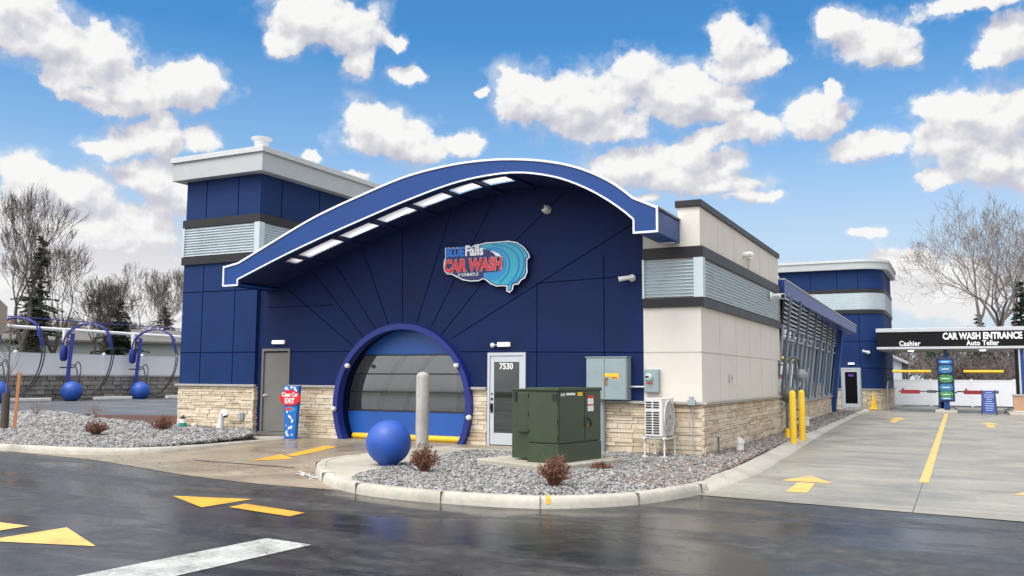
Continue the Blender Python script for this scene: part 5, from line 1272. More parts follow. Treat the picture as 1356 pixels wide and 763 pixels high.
shrub((-24.5, 19.4, .30), .75, .40, 30, M['twig2'], 'bare thin-twigged shrub at the back of the left bed, nearer the mulch', seed=6, leaves=False)
shrub((-28.0, 19.8, .32), .75, .42, 30, M['twig2'], 'bare thin-twigged shrub at the far left back of the gravel bed', seed=7, leaves=False)
# sapling and stake
t = thing('sapling', (-23.15, 15.45, .2), 'thin bare sapling with a dark trunk guard at the far left', 'tree')
m_ = MB(); m_.tube([(-23.15, 15.45, .15), (-23.15, 15.45, 1.25)], [.11, .10], 12); m_.build('trunk_guard', M['barkdk'], t, auto=40)
m_ = MB(); m_.tube([(-23.15, 15.45, 1.2), (-23.10, 15.45, 1.9), (-23.12, 15.44, 2.6), (-23.06, 15.4, 3.3)], [.03, .022, .014, .006], 6)
rr = random.Random(3)
for k in range(26):
    z = 1.5+k*.065; a = rr.uniform(0, 6.28); p = Vector((-23.12, 15.45, z)); l = rr.uniform(.25, .6)
    m_.tube([p, p+Vector((math.cos(a)*l*.5, math.sin(a)*l*.5, l*.5)), p+Vector((math.cos(a)*l*.8, math.sin(a)*l*.8, l*1.1))], [.009, .006, .003], 3, cap=False)
m_.build('branches', M['bark'], t, fix=False)
m_ = MB(); m_.tube([(-22.98, 15.62, .15), (-22.90, 15.60, 1.05), (-22.86, 15.6, 1.8)], [.055, .05, .055], 4); o = m_.build('stake', M['orange'], origin=(-22.98, 15.62, .3)); tag(o, 'orange-brown wooden stake right of the thin sapling', 'stake')
m_ = MB(); m_.tube([(-23.66, 15.35, .15), (-23.64, 15.35, 1.1), (-23.62, 15.35, 1.85)], [.05, .05, .05], 4); o = m_.build('stake', M['orange'], origin=(-23.66, 15.35, .3)); tag(o, 'orange-brown wooden stake left of the thin sapling', 'stake')
# octagonal sign seen from behind
t = thing('stop_sign', (-11.93, 7.62, 0), 'brown back of an octagonal road sign cut off by the left edge', 'road sign')
c = Vector((-11.985, 7.47, 2.52)); nrm = Vector((.80, -.60, 0)); u_ = Vector((.60, .80, 0))
pts = [c+u_*(.425*math.cos(pi/8+k*pi/4))+Vector((0, 0, .425*math.sin(pi/8+k*pi/4))) for k in range(8)]
m_ = MB(); m_.add([p+nrm*.003 for p in pts]+[p-nrm*.003 for p in pts], [tuple(range(8)), tuple(range(15, 7, -1))]+[(k, (k+1) % 8, (k+1) % 8+8, k+8) for k in range(8)]); m_.build('sign_plate', M['stopback'], t)
m_ = MB(); m_.add([p-nrm*.004 for p in pts]+[p-nrm*.006 for p in pts], [tuple(range(8)), tuple(range(15, 7, -1))]+[(k, (k+1) % 8, (k+1) % 8+8, k+8) for k in range(8)]); m_.build('sign_face', M['signred'], t)
m_ = MB(); pc = c+nrm*.04; m_.box(pc.x-.03, pc.x+.03, pc.y-.03, pc.y+.03, 0, 2.95); m_.build('post', M['galv'], t)

# ------------------------------------------------------------------ road markings and small litter
def marking(name, pts, z, mt, label, cat='road marking', group=None):
    m_ = MB()
    for p in (pts if isinstance(pts[0][0], tuple) else [pts]):
        from mathutils.geometry import tessellate_polygon
        n = len(m_.v); zf = z if callable(z) else (lambda x, y: z)
        m_.v += [(x, y, zf(x, y)) for x, y in p]; m_.f += [tuple(n+i for i in tr) for tr in tessellate_polygon([[Vector((x, y, 0)) for x, y in p]])]
    cx_ = sum(v[0] for v in m_.v)/len(m_.v); cy_ = sum(v[1] for v in m_.v)/len(m_.v)
    o = m_.build(name, mt, origin=(cx_, cy_, 0))
    if sum(p.normal.z for p in o.data.polygons) < 0: o.data.flip_normals()
    tag(o, label, cat, group); return o
g_ar = 'painted arrows on the ground'
marking('painted_arrow', [((-10.31, 9.51), (-9.07, 8.87), (-9.06, 9.80)), ((-8.82, 9.42), (-8.78, 9.07), (-7.55, 8.84), (-7.57, 9.16))], .005, M['paintyellow'], 'yellow painted arrow on wet asphalt pointing left, left of the island', group=g_ar)
marking('painted_arrow', [((-12.2, 6.85), (-9.70, 6.85), (-9.70, 6.50), (-12.2, 6.3)), ((-9.23, 6.99), (-9.26, 6.15), (-9.13, 6.06), (-7.97, 6.38))], .005, M['paintpale'], 'pale yellow painted arrow cut off at the lower left corner', group=g_ar)
marking('painted_arrow', [((-13.00, 13.95), (-13.22, 15.15), (-12.38, 14.6), ), ((-13.02, 15.05), (-13.43, 16.94), (-12.95, 16.75), (-12.68, 14.95))], lambda x, y: apz(x, y)+.006, M['paintyellow'], 'yellow painted arrow on the concrete driveway coming out of the bay', group=g_ar)
marking('painted_arrow', [((-2.46, 16.94), (-2.82, 15.93), (-1.94, 15.93)), ((-2.50, 15.76), (-2.22, 15.76), (-2.15, 14.43), (-2.46, 14.41))], .011, M['paintpale'], 'yellow painted arrow at the near end of the left lane', group=g_ar)
marking('painted_arrow', [((-2.50, 45.3), (-2.82, 42.4), (-2.12, 42.4)), ((-2.60, 42.0), (-2.36, 42.0), (-2.36, 39.5), (-2.60, 39.5))], .011, M['paintpale'], 'small yellow painted arrow at the far end of the left lane', group=g_ar)
marking('painted_arrow', [((1.09, 41.9), (.70, 40.1), (1.38, 40.1)), ((.90, 39.8), (1.15, 39.8), (1.15, 37.5), (.90, 37.5))], .011, M['paintpale'], 'small yellow painted arrow at the far end of the right lane', group=g_ar)
marking('painted_arrow', [((1.1, 16.8), (.67, 15.75), (1.6, 15.75)), ((.98, 15.6), (1.25, 15.6), (1.25, 14.3), (.98, 14.3))], .011, M['paintpale'], 'yellow painted arrow cut off at the right edge in the right lane', group=g_ar)
marking('lane_line', [(-.67, 16.8), (-.52, 16.86), (-.55, 51.6), (-.70, 51.6)], .011, M['paintpale'], 'long yellow line between the two entrance lanes', 'road marking')
marking('stop_line', [(-6.76, 7.56), (-6.09, 7.49), (-6.32, 3.5), (-7.10, 3.5)], .005, M['paintwhite'], 'worn white painted stop line at the bottom of the photo', 'road marking')
i = min(range(len(kp)), key=lambda i: (kp[i]-Vector((-4.97, 11.05, 0))).length); a = kp[i]; t_ = (kp[i+1]-kp[i-1]).normalized(); nn = Vector((t_.y, -t_.x, 0))
m_ = MB()
for (o0_, z0_), (o1_, z1_) in zip(KPROF[1:5], KPROF[2:6]):
    if o0_ > .13: continue
    e = .0035; q0 = a+nn*(o0_-e); q1 = a+nn*(o1_-e)
    m_.add([q0-t_*.03+Vector((0, 0, z0_+e)), q0+t_*.03+Vector((0, 0, z0_+e)), q1+t_*.03+Vector((0, 0, z1_+e)), q1-t_*.03+Vector((0, 0, z1_+e))], [(0, 1, 2, 3)])
o = m_.build('kerb_mark', M['paintyellow'], origin=(a.x, a.y, 0), fix=False); tag(o, 'small yellow paint mark on the kerb below the transformer', 'paint mark')
marking('drain_slot', [(-14.16, 13.65), (-11.41, 13.5), (-11.40, 13.42), (-14.15, 13.57)], .0105, M['black'], 'dark narrow drain slot across the concrete driveway', 'drain')
rr = random.Random(11); cols = [M['mulch'], M['twig'], M['twig2'], M['orange']]
lf = MB()
def leaf(x, y, z, s):
    a = rr.uniform(0, 6.28); c_, s_ = math.cos(a)*s, math.sin(a)*s
    lf.add([(x-c_, y-s_, z), (x-s_*.5, y+c_*.5, z+s*.25*rr.random()), (x+c_, y+s_, z+.1*s), (x+s_*.5, y-c_*.5, z+s*.2*rr.random())], [(0, 1, 2, 3)])
for i in range(220):
    x = rr.uniform(-16.5, -11); y = rr.uniform(11.9, 17.5)
    if rr.random() < .5: y = rr.uniform(11.9, 13.6)
    leaf(x, y, apz(x, y)+.009, rr.uniform(.012, .04))
for i in range(90): leaf(rr.uniform(-11, -2), rr.uniform(6.5, 10.4), .007, rr.uniform(.008, .024))
for i in range(60): leaf(-8.6+rr.gauss(0, 1.5), 10.9+rr.gauss(0, .3), .007, rr.uniform(.01, .03))
for i in range(60): leaf(rr.uniform(-3.4, 2), rr.uniform(13.6, 25), .012, rr.uniform(.008, .02))
for i in range(60): leaf(rr.uniform(-9, -4), rr.uniform(11.6, 18), .18, rr.uniform(.02, .045))
o = lf.build('fallen_leaves', M['mulch'], fix=False); tag(o, kind='stuff')
lf = MB()
for i in range(70): 
    x = -10.35+rr.gauss(0, .28); leaf(x, 12.55-(x+10.35)*.75+rr.gauss(0, .08), .012, rr.uniform(.02, .06))
o = lf.build('fallen_leaves', M['whitedirty'], fix=False); tag(o, kind='stuff')

# ------------------------------------------------------------------ vacuum lot on the left
def vacuum(x, y, zb, label):
    t = thing('vacuum_station', (x, y, zb), label, 'car vacuum', 'blue vacuum stations in the left lot')
    u_ = Vector((.894, .447, 0)); n_ = Vector((.447, -.894, 0)); O = Vector((x, y, zb)); Zv = Vector((0, 0, 1))
    def P_(a, h, o=0): return O+u_*a+n_*o+Zv*h
    m_ = MB(); m_.ball(P_(0, .48, .25), .49, 28, 18); m_.build('ball_tank', M['ball'], t, smooth=True)
    m_ = MB(); m_.tube([P_(-.36, 0), P_(-.34, 1.6), P_(-.22, 3.28)], .12, 4); m_.build('post', M['vacblue'], t)
    m_ = MB()
    for o_ in (-.10, .12):
        pts = [P_(-.62, 2.62, o_)]+[P_(.55+1.17*-math.cos(a*pi/14), 2.75+1.0*math.sin(a*pi/14), o_) for a in range(1, 12)]+[P_(1.72, 2.5, o_)]
        m_.tube(pts, .035, 6)
    m_.obox(P_(1.55, 3.1, .01), u_, n_, Zv, .05, .13, .16); m_.build('boom_arch', M['vacblue'], t, auto=60)
    m_ = MB()
    for o_ in (-.10, .12):
        c1 = [P_(1.74, 2.5, o_), P_(1.76, 2.1, o_), P_(1.62, 1.4, o_), P_(1.30, .75, o_), P_(.95, .38, o_+.05), P_(.65, .30, .2), P_(.42, .45, .3), P_(.28, .9, .25), P_(.1, 1.5, .1), P_(-.05, 1.75, .05), P_(-.3, 1.7, 0)]
        m_.tube([tuple(p) for p in catmull(c1, 3)], .028, 6)
    m_.tube([tuple(p) for p in catmull([P_(-.1, 1.62), P_(.1, 1.9), P_(.25, 1.6), P_(.2, 1.0), P_(.25, .7)], 4)], .025, 6)
    m_.build('hose', M['hose'], t, auto=60)
    m_ = MB(); m_.tube([P_(-.62, 2.62, .0), P_(-.60, 2.45)], [.09, .12], 10)
    m_.tube([P_(-.62, 1.93), P_(-.62, 2.02), P_(-.62, 2.5), P_(-.62, 2.68)], [.10, .17, .19, .15], 16); m_.build('canister', M['vacblue'], t, auto=40)
    m_ = MB(); m_.tube([P_(-.62, 3.47), P_(-.62, 2.68)], [.12, .07], 8); m_.build('drop_pipe', M['white'], t)
    m_ = MB(); m_.obox(P_(-.45, 1.62), u_, n_, Zv, .32, .03, .035); m_.build('nozzle_holder', M['black'], t)
vacuum(-38.22, 28.95, .48, 'blue vacuum station with hose arches, middle of three and clear of the tree trunks')
vacuum(-38.84, 33.49, .44, 'blue vacuum station with hose arches, nearest the blue tower')
vacuum(-37.45, 24.75, .50, 'blue vacuum station partly cut off by the left edge of the photo')
t = thing('overhead_pipe', (-38.9, 30, 3.95), 'long white overhead pipe running above the vacuum stations', 'pipe')
m_ = MB(); m_.tube([(-38.3, 15, 3.98), (-40.6, 48, 3.92)], .085, 10); m_.build('pipe', M['white'], t, auto=60)
m_ = MB(); m_.tube([(-39.1, 15, 4.50), (-41.6, 48, 4.45)], .025, 5); m_.build('cable', M['vacblue'], t)
for y in (16, 46.5): m_ = MB(); m_.tube([(-38.35-(y-15)*.07, y, .4), (-38.35-(y-15)*.07, y, 3.95)], .08, 8); m_.build('post', M['white'], t)
m_ = MB(); stone = 0
WX = -39.35
t = thing('retaining_wall', (WX-.3, 30, .4), 'low grey block retaining wall behind the vacuum stations', 'retaining wall')
rr = random.Random(8); z = .35; row = 0
while z < 1.66:
    y = 6-rr.random()*.5
    while y < 62:
        l = rr.choice((.45, .45, .6, .75)); k = rr.uniform(-.025, .025); g_ = .012
        m_.hexa([(WX-.4, y+g_, z+g_), (WX+k, y+g_, z+g_), (WX+k, y+l-g_, z+g_), (WX-.4, y+l-g_, z+g_)], [(WX-.4, y+g_, z+.212), (WX-.02+k, y+g_+.015, z+.212), (WX-.02+k, y+l-g_-.015, z+.212), (WX-.4, y+l-g_, z+.212)])
        y += l
    z += .222; row += 1
m_.build('block_course', M['block'], t)
m_ = MB(); m_.box(WX-.45, WX+.03, 6, 62, z+.002, z+.06); m_.build('coping', M['cap'], t)
m_ = MB(); m_.box(WX-.42, WX-.12, 6, 62, .3, z-.01); m_.build('wall_core', M['mortar'], t)
t = thing('vinyl_fence', (WX-.5, 30, 1.7), 'white vinyl fence on top of the left retaining wall', 'fence')
FX = WX-.55
m_ = MB(); y = 5
pw = 2.44; k = 0
while y < 62:
    m_.box(FX-.02, FX+.02, y+.07, y+pw-.07, 1.62, 2.74); y += pw
m_.build('fence_panel', M['vinyl'], t)
m_ = MB(); y = 5
while y < 62: m_.box(FX-.03, FX+.03, y+.07, y+pw-.07, 2.742, 2.80); y += pw
m_.build('top_rail', M['vinyl'], t)
y = 5
while y < 63:
    if y > 20: m_ = MB(); m_.box(FX-.065, FX+.065, y-.065, y+.065, 1.5, 2.84); m_.hexa([(FX-.08, y-.08, 2.842), (FX+.08, y-.08, 2.842), (FX+.08, y+.08, 2.842), (FX-.08, y+.08, 2.842)], [(FX-.01, y-.01, 2.91), (FX+.01, y-.01, 2.91), (FX+.01, y+.01, 2.91), (FX-.01, y+.01, 2.91)]); m_.build('fence_post', M['vinyl'], t)
    y += pw
for i, (y0_, y1_) in enumerate(((25.7, 27.9), (30.3, 32.5), (34.8, 37.0), (39.3, 41.5))):
    m_ = MB(); m_.box(-38.62, -38.4, y0_, y1_, .50, .66); o = m_.build('parking_stop', M['whitedirty'], origin=(-38.6, y0_, .5), bevel=.03)
    tag(o, ['concrete wheel stop left of the middle vacuum station', 'concrete wheel stop right of the middle vacuum station', 'concrete wheel stop beside the blue tower edge', 'concrete wheel stop farthest along the retaining wall'][i], 'wheel stop', 'wheel stops along the retaining wall')
for i, y_ in enumerate((27.0, 31.5)):
    marking('parking_line', [(-37.3, y_-.05), (-33.5, y_-.05), (-33.5, y_+.05), (-37.6, y_+.05)], .504, M['paintwhite'], ['faint white parking line by the middle vacuum station', 'faint white parking line by the vacuum station nearest the tower'][i], 'road marking')

# ------------------------------------------------------------------ entrance canopy on the right
CY = 52.0
t = thing('entrance_canopy', (1, CY, 0), 'flat black fascia canopy over the car wash entrance lanes', 'canopy')
m_ = MB(); m_.box(-3.88, 6.5, CY, CY+5.5, 3.50, 4.30); cb_ = m_.build('fascia', M['fasciablack'], t)
m_ = MB(); m_.box(-3.93, 6.55, CY-.06, CY+5.55, 4.302, 4.50); m_.build('top_trim', M['silver'], t, bevel=.01)
m_ = MB(); m_.box(-3.91, 6.53, CY-.05, CY+5.52, 3.38, 3.498); m_.build('bottom_trim', M['silver'], t, bevel=.01)
m_ = MB(); m_.box(-3.85, 6.45, CY+.05, CY+5.4, 3.345, 3.378); m_.build('ceiling', M['int_wall'], t)
text_mesh('CAR WASH ENTRANCE', .47, 'lettering', M['white'], cb_, (-.66, CY-.012, 3.89), offset=.02, extrude=.008, fit=3.66)
text_mesh('Cashier', .37, 'lettering', M['white'], cb_, (-2.78, CY-.012, 3.56), offset=.010, extrude=.008, fit=1.04, spacing=1.06)
text_mesh('Auto Teller', .36, 'lettering', M['white'], cb_, (.44, CY-.012, 3.56), offset=.010, extrude=.008, fit=1.50, spacing=1.06)
for x in (-2.25, 1.2, 4.6):
    m_ = MB(); m_.lathe((x, CY+.7, 3.30), [(.001, -.04), (.14, -.03), (.17, .045)], 18); m_.build('canopy_lamp', M['lamp'], t, smooth=True)
m_ = MB(); m_.box(-.66, -.49, CY+.4, CY+.57, .28, 3.345); m_.build('column', M['royal'], t)
for (x0, x1, mt) in ((2.62, 2.76, 'fasciablack'), (2.78, 2.86, 'silver'), (2.88, 3.02, 'royal'), (3.03, 3.4, 'vinyl')):
    m_ = MB(); m_.box(x0, x1, CY+.1+(x0-2.6)*.2, CY+.45, .2, 3.345); m_.build('column', M[mt], t)
# islands
for i, (x0, x1, y0_, y1_) in enumerate(((-1.16, -.10, 51.9, 56.5), (2.2, 4.6, 50.4, 56.5))):
    m_ = MB(); m_.box(x0, x1, y0_, y1_, 0, .17); m_.box(x0+.15, x1-.15, y0_+.15, y1_-.1, .171, .24); o = m_.build('island', M['kerb'], origin=(x0, y0_, 0), bevel=.03); tag(o, ['raised concrete island under the menu board', 'raised concrete island under the right canopy columns'][i], 'traffic island')
t = thing('brick_pier', (2.7, 51.6, .24), 'short tan brick pier on the right island below the blue column', 'pier')
m_ = MB(); m_.box(2.42, 2.92, 51.2, 51.8, .24, .98); m_.build('pier', M['brick'], t); m_ = MB(); m_.box(2.38, 2.96, 51.16, 51.84, .982, 1.05); m_.build('pier_cap', M['cap'], t)
# menu board
t = thing('menu_board', (-.6, 51.9, .24), 'tall navy wash menu board with green and blue panels', 'menu board')
m_ = MB(); m_.box(-.98, -.20, 51.92, 52.12, .62, 2.92); m_.build('board', M['menu'], t, bevel=.02)
for k, (z, mt, hh) in enumerate(((2.70, 'cyan2', .10), (2.32, 'menublue', .20), (1.82, 'menugreen', .20), (1.36, 'menublue', .19), (1.0, 'menugreen', .16), (.78, 'menublue', .06))):
    m_ = MB(); m_.prism_y([(-.59+.32*(1 if math.cos(a) > 0 else -1)*abs(math.cos(a))**.5, z+hh*math.sin(a)) for a in [2*pi*j/28 for j in range(28)]], 51.90, 51.918); m_.build('menu_panel', M[mt], t)
    m_ = MB(); m_.box(-.78, -.42, 51.893, 51.898, z-.02, z+.02); m_.build('menu_line', M['white'], t)
m_ = MB(); m_.box(-.72, -.46, 51.95, 52.1, .24, .62); m_.box(-1.0, -.75, 52.3, 52.6, .24, .60); m_.build('pedestal', M['royal'], t)
m_ = MB(); m_.box(-.86, -.70, 52.3, 52.7, .24, .64); m_.build('pedestal_box', M['brick'], t)
# clearance bars
for i, (x0, x1) in enumerate(((-3.2, -1.3), (.25, 2.10))):
    t = thing('clearance_bar', ((x0+x1)/2, 52.5, 2.2), ['yellow hanging clearance bar left of the menu board', 'yellow hanging clearance bar right of the menu board'][i], 'clearance bar')
    m_ = MB(); m_.tube([(x0, 52.5, 2.2), (x1, 52.5, 2.2)], .075, 12); m_.build('bar', M['yellow'], t, auto=40)
    for x in (x0+.1, x1-.1): m_ = MB(); m_.tube([(x, 52.5, 2.27), (x, 52.5, 3.35)], .008, 4); m_.build('chain', M['gas'], t)
# barrier gates
for i, (x0, x1) in enumerate(((-2.85, -1.2), (.22, 1.75))):
    t = thing('barrier_gate', (x1, 53, .3), ['red and grey gate arm reaching left from the menu board', 'red and grey gate arm reaching right from the menu board'][i], 'barrier gate')
    m_ = MB(); m_.box(x0, x0+.95, 53, 53.12, 1.0, 1.20); m_.lathe((x0+.12, 53.06, 1.24), [(.001, -.07), (.07, 0), (.001, .07)], 10); m_.build('arm_panel', M['gatered'], t)
    m_ = MB(); m_.tube([(x0-.1, 53.06, 1.12), (x1, 53.06, 1.12)], .03, 8); m_.box(x1-.35, x1+.1, 52.98, 53.14, 1.05, 1.2)
    m_.build('arm', M['gas'], t)
    xe = -.72
    m_ = MB(); m_.tube([tuple(p) for p in catmull([((x1 if i == 0 else x0), 53.06, 1.12), ((x1+.25 if i == 0 else x0-.25), 53.0, 1.14), ((-.95 if i == 0 else -.25), 52.5, 1.05), (-.6, 52.3, 1.0), (-.6, 52.15, .9)], 3)], .035, 8); m_.build('gate_bracket', M['black'], t)
# sandwich board
t = thing('sandwich_board', (1.35, 51.2, 0), 'blue A-frame notice board on the right lane', 'notice board')
m_ = MB(); m_.hexa([(1.02, 51.0, .08), (1.66, 51.0, .08), (1.66, 51.04, .08), (1.02, 51.04, .08)], [(1.06, 51.28, 1.22), (1.62, 51.28, 1.22), (1.62, 51.32, 1.22), (1.06, 51.32, 1.22)]); m_.build('board', M['boardblue'], t)
for (x, y) in ((1.0, 50.97), (1.66, 50.97)): m_ = MB(); m_.tube([(x, y, 0), (x+(.04 if x < 1.3 else -.04), y+.32, 1.26)], .022, 6); m_.build('leg', M['black'], t)
for (x, y) in ((1.0, 51.72), (1.66, 51.72)): m_ = MB(); m_.tube([(x, y, 0), (x+(.04 if x < 1.3 else -.04), y-.38, 1.26)], .022, 6); m_.build('leg', M['black'], t)
m_ = MB(); rr = random.Random(2)
for k in range(9):
    z = 1.12-k*.11; w = .22*rr.uniform(.55, 1) if k else .14; y = 51.0+(z-.08)*.2456-.008
    m_.hexa([(1.34-w, y-.004, z-.02), (1.34+w, y-.004, z-.02), (1.34+w, y, z-.02), (1.34-w, y, z-.02)], [(1.34-w, y+.004, z+.016), (1.34+w, y+.004, z+.016), (1.34+w, y+.008, z+.016), (1.34-w, y+.008, z+.016)])
m_.build('notice_line', mat('faint_lettering', (.25, .38, .62), .5), t)
# cone
t = thing('traffic_cone', (-4.32, 54.0, .05), 'yellow wet-floor cone by the rear tower door', 'cone')
m_ = MB(); m_.lathe((-4.32, 54.0, .10), [(.17, .02), (.05, .80), (.035, .86), (.001, .86)], 4); m_.build('cone_body', M['yellow'], t); m_ = MB(); m_.box(-4.53, -4.11, 53.8, 54.2, .08, .12); m_.build('cone_base', M['yellow'], t, bevel=.01)
# speaker post
t = thing('speaker_post', (-3.4, 53.4, .0), 'thin post with a dark box beside the rear tower', 'post')
m_ = MB(); m_.tube([(-3.55, 53.5, 0), (-3.55, 53.5, 1.3), (-3.48, 53.5, 1.75)], .035, 8); m_.build('post', M['gasl'], t); m_ = MB(); m_.box(-3.55, -3.22, 53.4, 53.62, 1.70, 1.92); m_.build('box', M['black'], t, bevel=.03)

# far fence on the right
FY = 66.0
t = thing('vinyl_fence', (0, FY, 0), 'white vinyl privacy fence beyond the entrance canopy', 'fence')
x = -9; m_ = MB(); m2 = MB()
while x < 14: m_.box(x+.07, x+2.37, FY-.02, FY+.02, .06, 1.68); m2.box(x+.07, x+2.37, FY-.035, FY+.035, 1.682, 1.76); x += 2.44
m_.build('fence_panel', mat('bright_vinyl', (.80, .81, .84), .45, var=.03, vscale=.7), t); m2.build('top_rail', M['white'], t)
x = -9
while x < 14: m_ = MB(); m_.box(x-.07, x+.07, FY-.07, FY+.07, 0, 1.82); m_.build('fence_post', M['white'], t); x += 2.44

# houses
def house(name, loc, w, d, h, rh, rot, wallm, roofm, label, windows=()):
    t = thing('house', loc, label, 'house'); t.rotation_euler = (0, 0, rot)
    def lb(m_, nm, mt, parent=t, **k): return m_.build(nm, mt, parent, local=True, **k)
    m_ = MB(); m_.box(-w/2, w/2, -d/2, d/2, -.5, h); 
    m_.add([(-w/2, -d/2, h), (-w/2, d/2, h), (-w/2, 0, h+rh)], [(0, 1, 2)]); m_.add([(w/2, -d/2, h), (w/2, d/2, h), (w/2, 0, h+rh)], [(0, 1, 2)])
    lb(m_, 'wall', wallm)
    o_ = .45; s = rh/(d/2); m_ = MB()
    for sg_ in (-1, 1):
        m_.hexa([(-w/2-o_, sg_*(d/2+o_), h-o_*s), (w/2+o_, sg_*(d/2+o_), h-o_*s), (w/2+o_, 0, h+rh), (-w/2-o_, 0, h+rh)], [(-w/2-o_, sg_*(d/2+o_), h-o_*s+.16), (w/2+o_, sg_*(d/2+o_), h-o_*s+.16), (w/2+o_, 0, h+rh+.16), (-w/2-o_, 0, h+rh+.16)])
    rf_ = lb(m_, 'roof', roofm)
    m_ = MB(); m_.box(-w/2+1.5, -w/2+2.1, .3, .9, h+rh*.5, h+rh+.7); lb(m_, 'chimney', M['brick'], rf_)
    for (side, a, b, z0_, z1_) in windows:
        m_ = MB(); 
        if side == 'f': m_.box(a, b, -d/2-.03, -d/2-.005, z0_, z1_)
        else: m_.box(w/2+.005, w/2+.03, a, b, z0_, z1_)
        wn_ = lb(m_, 'window', M['darkglass'] if 0 else M['int_dark'])
        m_ = MB()
        if side == 'f': m_.box(a-.08, b+.08, -d/2-.05, -d/2-.032, z1_, z1_+.09); m_.box(a-.08, b+.08, -d/2-.05, -d/2-.032, z0_-.09, z0_); m_.box((a+b)/2-.03, (a+b)/2+.03, -d/2-.045, -d/2-.032, z0_, z1_)
        else: m_.box(w/2+.032, w/2+.05, a-.08, b+.08, z1_, z1_+.09); m_.box(w/2+.032, w/2+.05, a-.08, b+.08, z0_-.09, z0_)
        lb(m_, 'window_frame', M['white'], wn_)
    return t
house('house', (-61.5, 47.5, .5), 15, 9, 3.75, 1.0, math.radians(50), M['siding'], M['shingle'], 'pale green house with a grey roof behind the left fence', [('f', -5, -3.6, 1.2, 2.6), ('f', -1, .8, 1.2, 2.6), ('f', 3, 4.4, 1.2, 2.6)])
house('house', (-58.0, 51.5, .5), 9, 8, 2.4, 1.25, math.radians(48), M['siding2'], M['shinglered'], 'low house with a red-brown roof behind the left fence', [('f', -3, -1.6, 1.2, 2.3), ('f', 1, 3, 1.2, 2.3)])
house('house', (-7.75, 77, 0), 10, 8, 3.1, 2.0, math.radians(90), M['siding2'], M['silver'], 'white sided house with a pale gable roof behind the right fence', [('f', 1, 2.6, 1.3, 2.3), ('f', -3, -1.6, 1.3, 2.3)])

# ------------------------------------------------------------------ trees
def grow(m_, rr, p, d, r, l, depth, maxd, spread, up, thin, kids=(2, 3), curl=.12, rmin=.012):
    n = 3; pts = [p]; rad = [r]; q = p; dd = d
    for i in range(n):
        dd = (dd+Vector((rr.gauss(0, curl), rr.gauss(0, curl), rr.gauss(0, curl)+up*.12))).normalized(); q = q+dd*l/n; pts.append(q); rad.append(r*(1-(1-thin)*(i+1)/n))
    m_.tube(pts, rad, 6 if r > .08 else (4 if r > .03 else 3), cap=False)
    if depth >= maxd: return
    k = rr.randint(*kids)
    for i in range(k):
        a = rr.uniform(0, 2*pi); sp = spread*rr.uniform(.5, 1.25); o = dd.orthogonal().normalized(); o = Matrix.Rotation(a, 3, dd) @ o
        nd_ = (dd*math.cos(sp)+o*math.sin(sp)+Vector((0, 0, up*.18))).normalized()
        grow(m_, rr, q, nd_, max(rad[-1]*rr.uniform(.6, .85), rmin), l*rr.uniform(.66, .88), depth+1, maxd, spread, up, thin, kids, curl, rmin)
    if depth > 0 and rr.random() < .8:
        sp = spread*1.3; a = rr.uniform(0, 2*pi); o = Matrix.Rotation(a, 3, dd) @ dd.orthogonal().normalized(); b = pts[2]
        grow(m_, rr, b, (dd*math.cos(sp)+o*math.sin(sp)).normalized(), max(r*.4, rmin), l*.6, depth+2, maxd, spread, up, thin, kids, curl, rmin)
def bare_tree(loc, h, label, seed, mt='bark', r=.25, spread=.5, up=.5, maxd=7, trunk=.25, kids=(2, 3), name='bare_tree', lean=(0, 0), rmin=.012, group='bare trees behind the fences'):
    rr = random.Random(seed); t = thing(name, loc, label, 'tree', group); p = Vector(loc)
    L0 = h*trunk; top = p+Vector((lean[0]*L0, lean[1]*L0, L0))
    m_ = MB(); m_.tube([p-Vector((0, 0, .5)), p+Vector((0, 0, .3)), p.lerp(top, .5)+Vector((.05, 0, 0)), top], [r*1.35, r*1.08, r*.95, r*.85], 10); m_.build('trunk', M[mt], t, auto=60)
    m_ = MB(); n0 = rr.randint(3, 4)
    for i in range(n0):
        a = 2*pi*i/n0+rr.uniform(-.4, .4); s = spread*rr.uniform(.5, 1.1)
        grow(m_, rr, top-Vector((0, 0, .15)), Vector((math.sin(s)*math.cos(a), math.sin(s)*math.sin(a), math.cos(s))), r*.62, h*.20, 0, maxd, spread, up, .7, kids, .12, rmin)
    m_.build('branches', M[mt], t, fix=False)
    return t
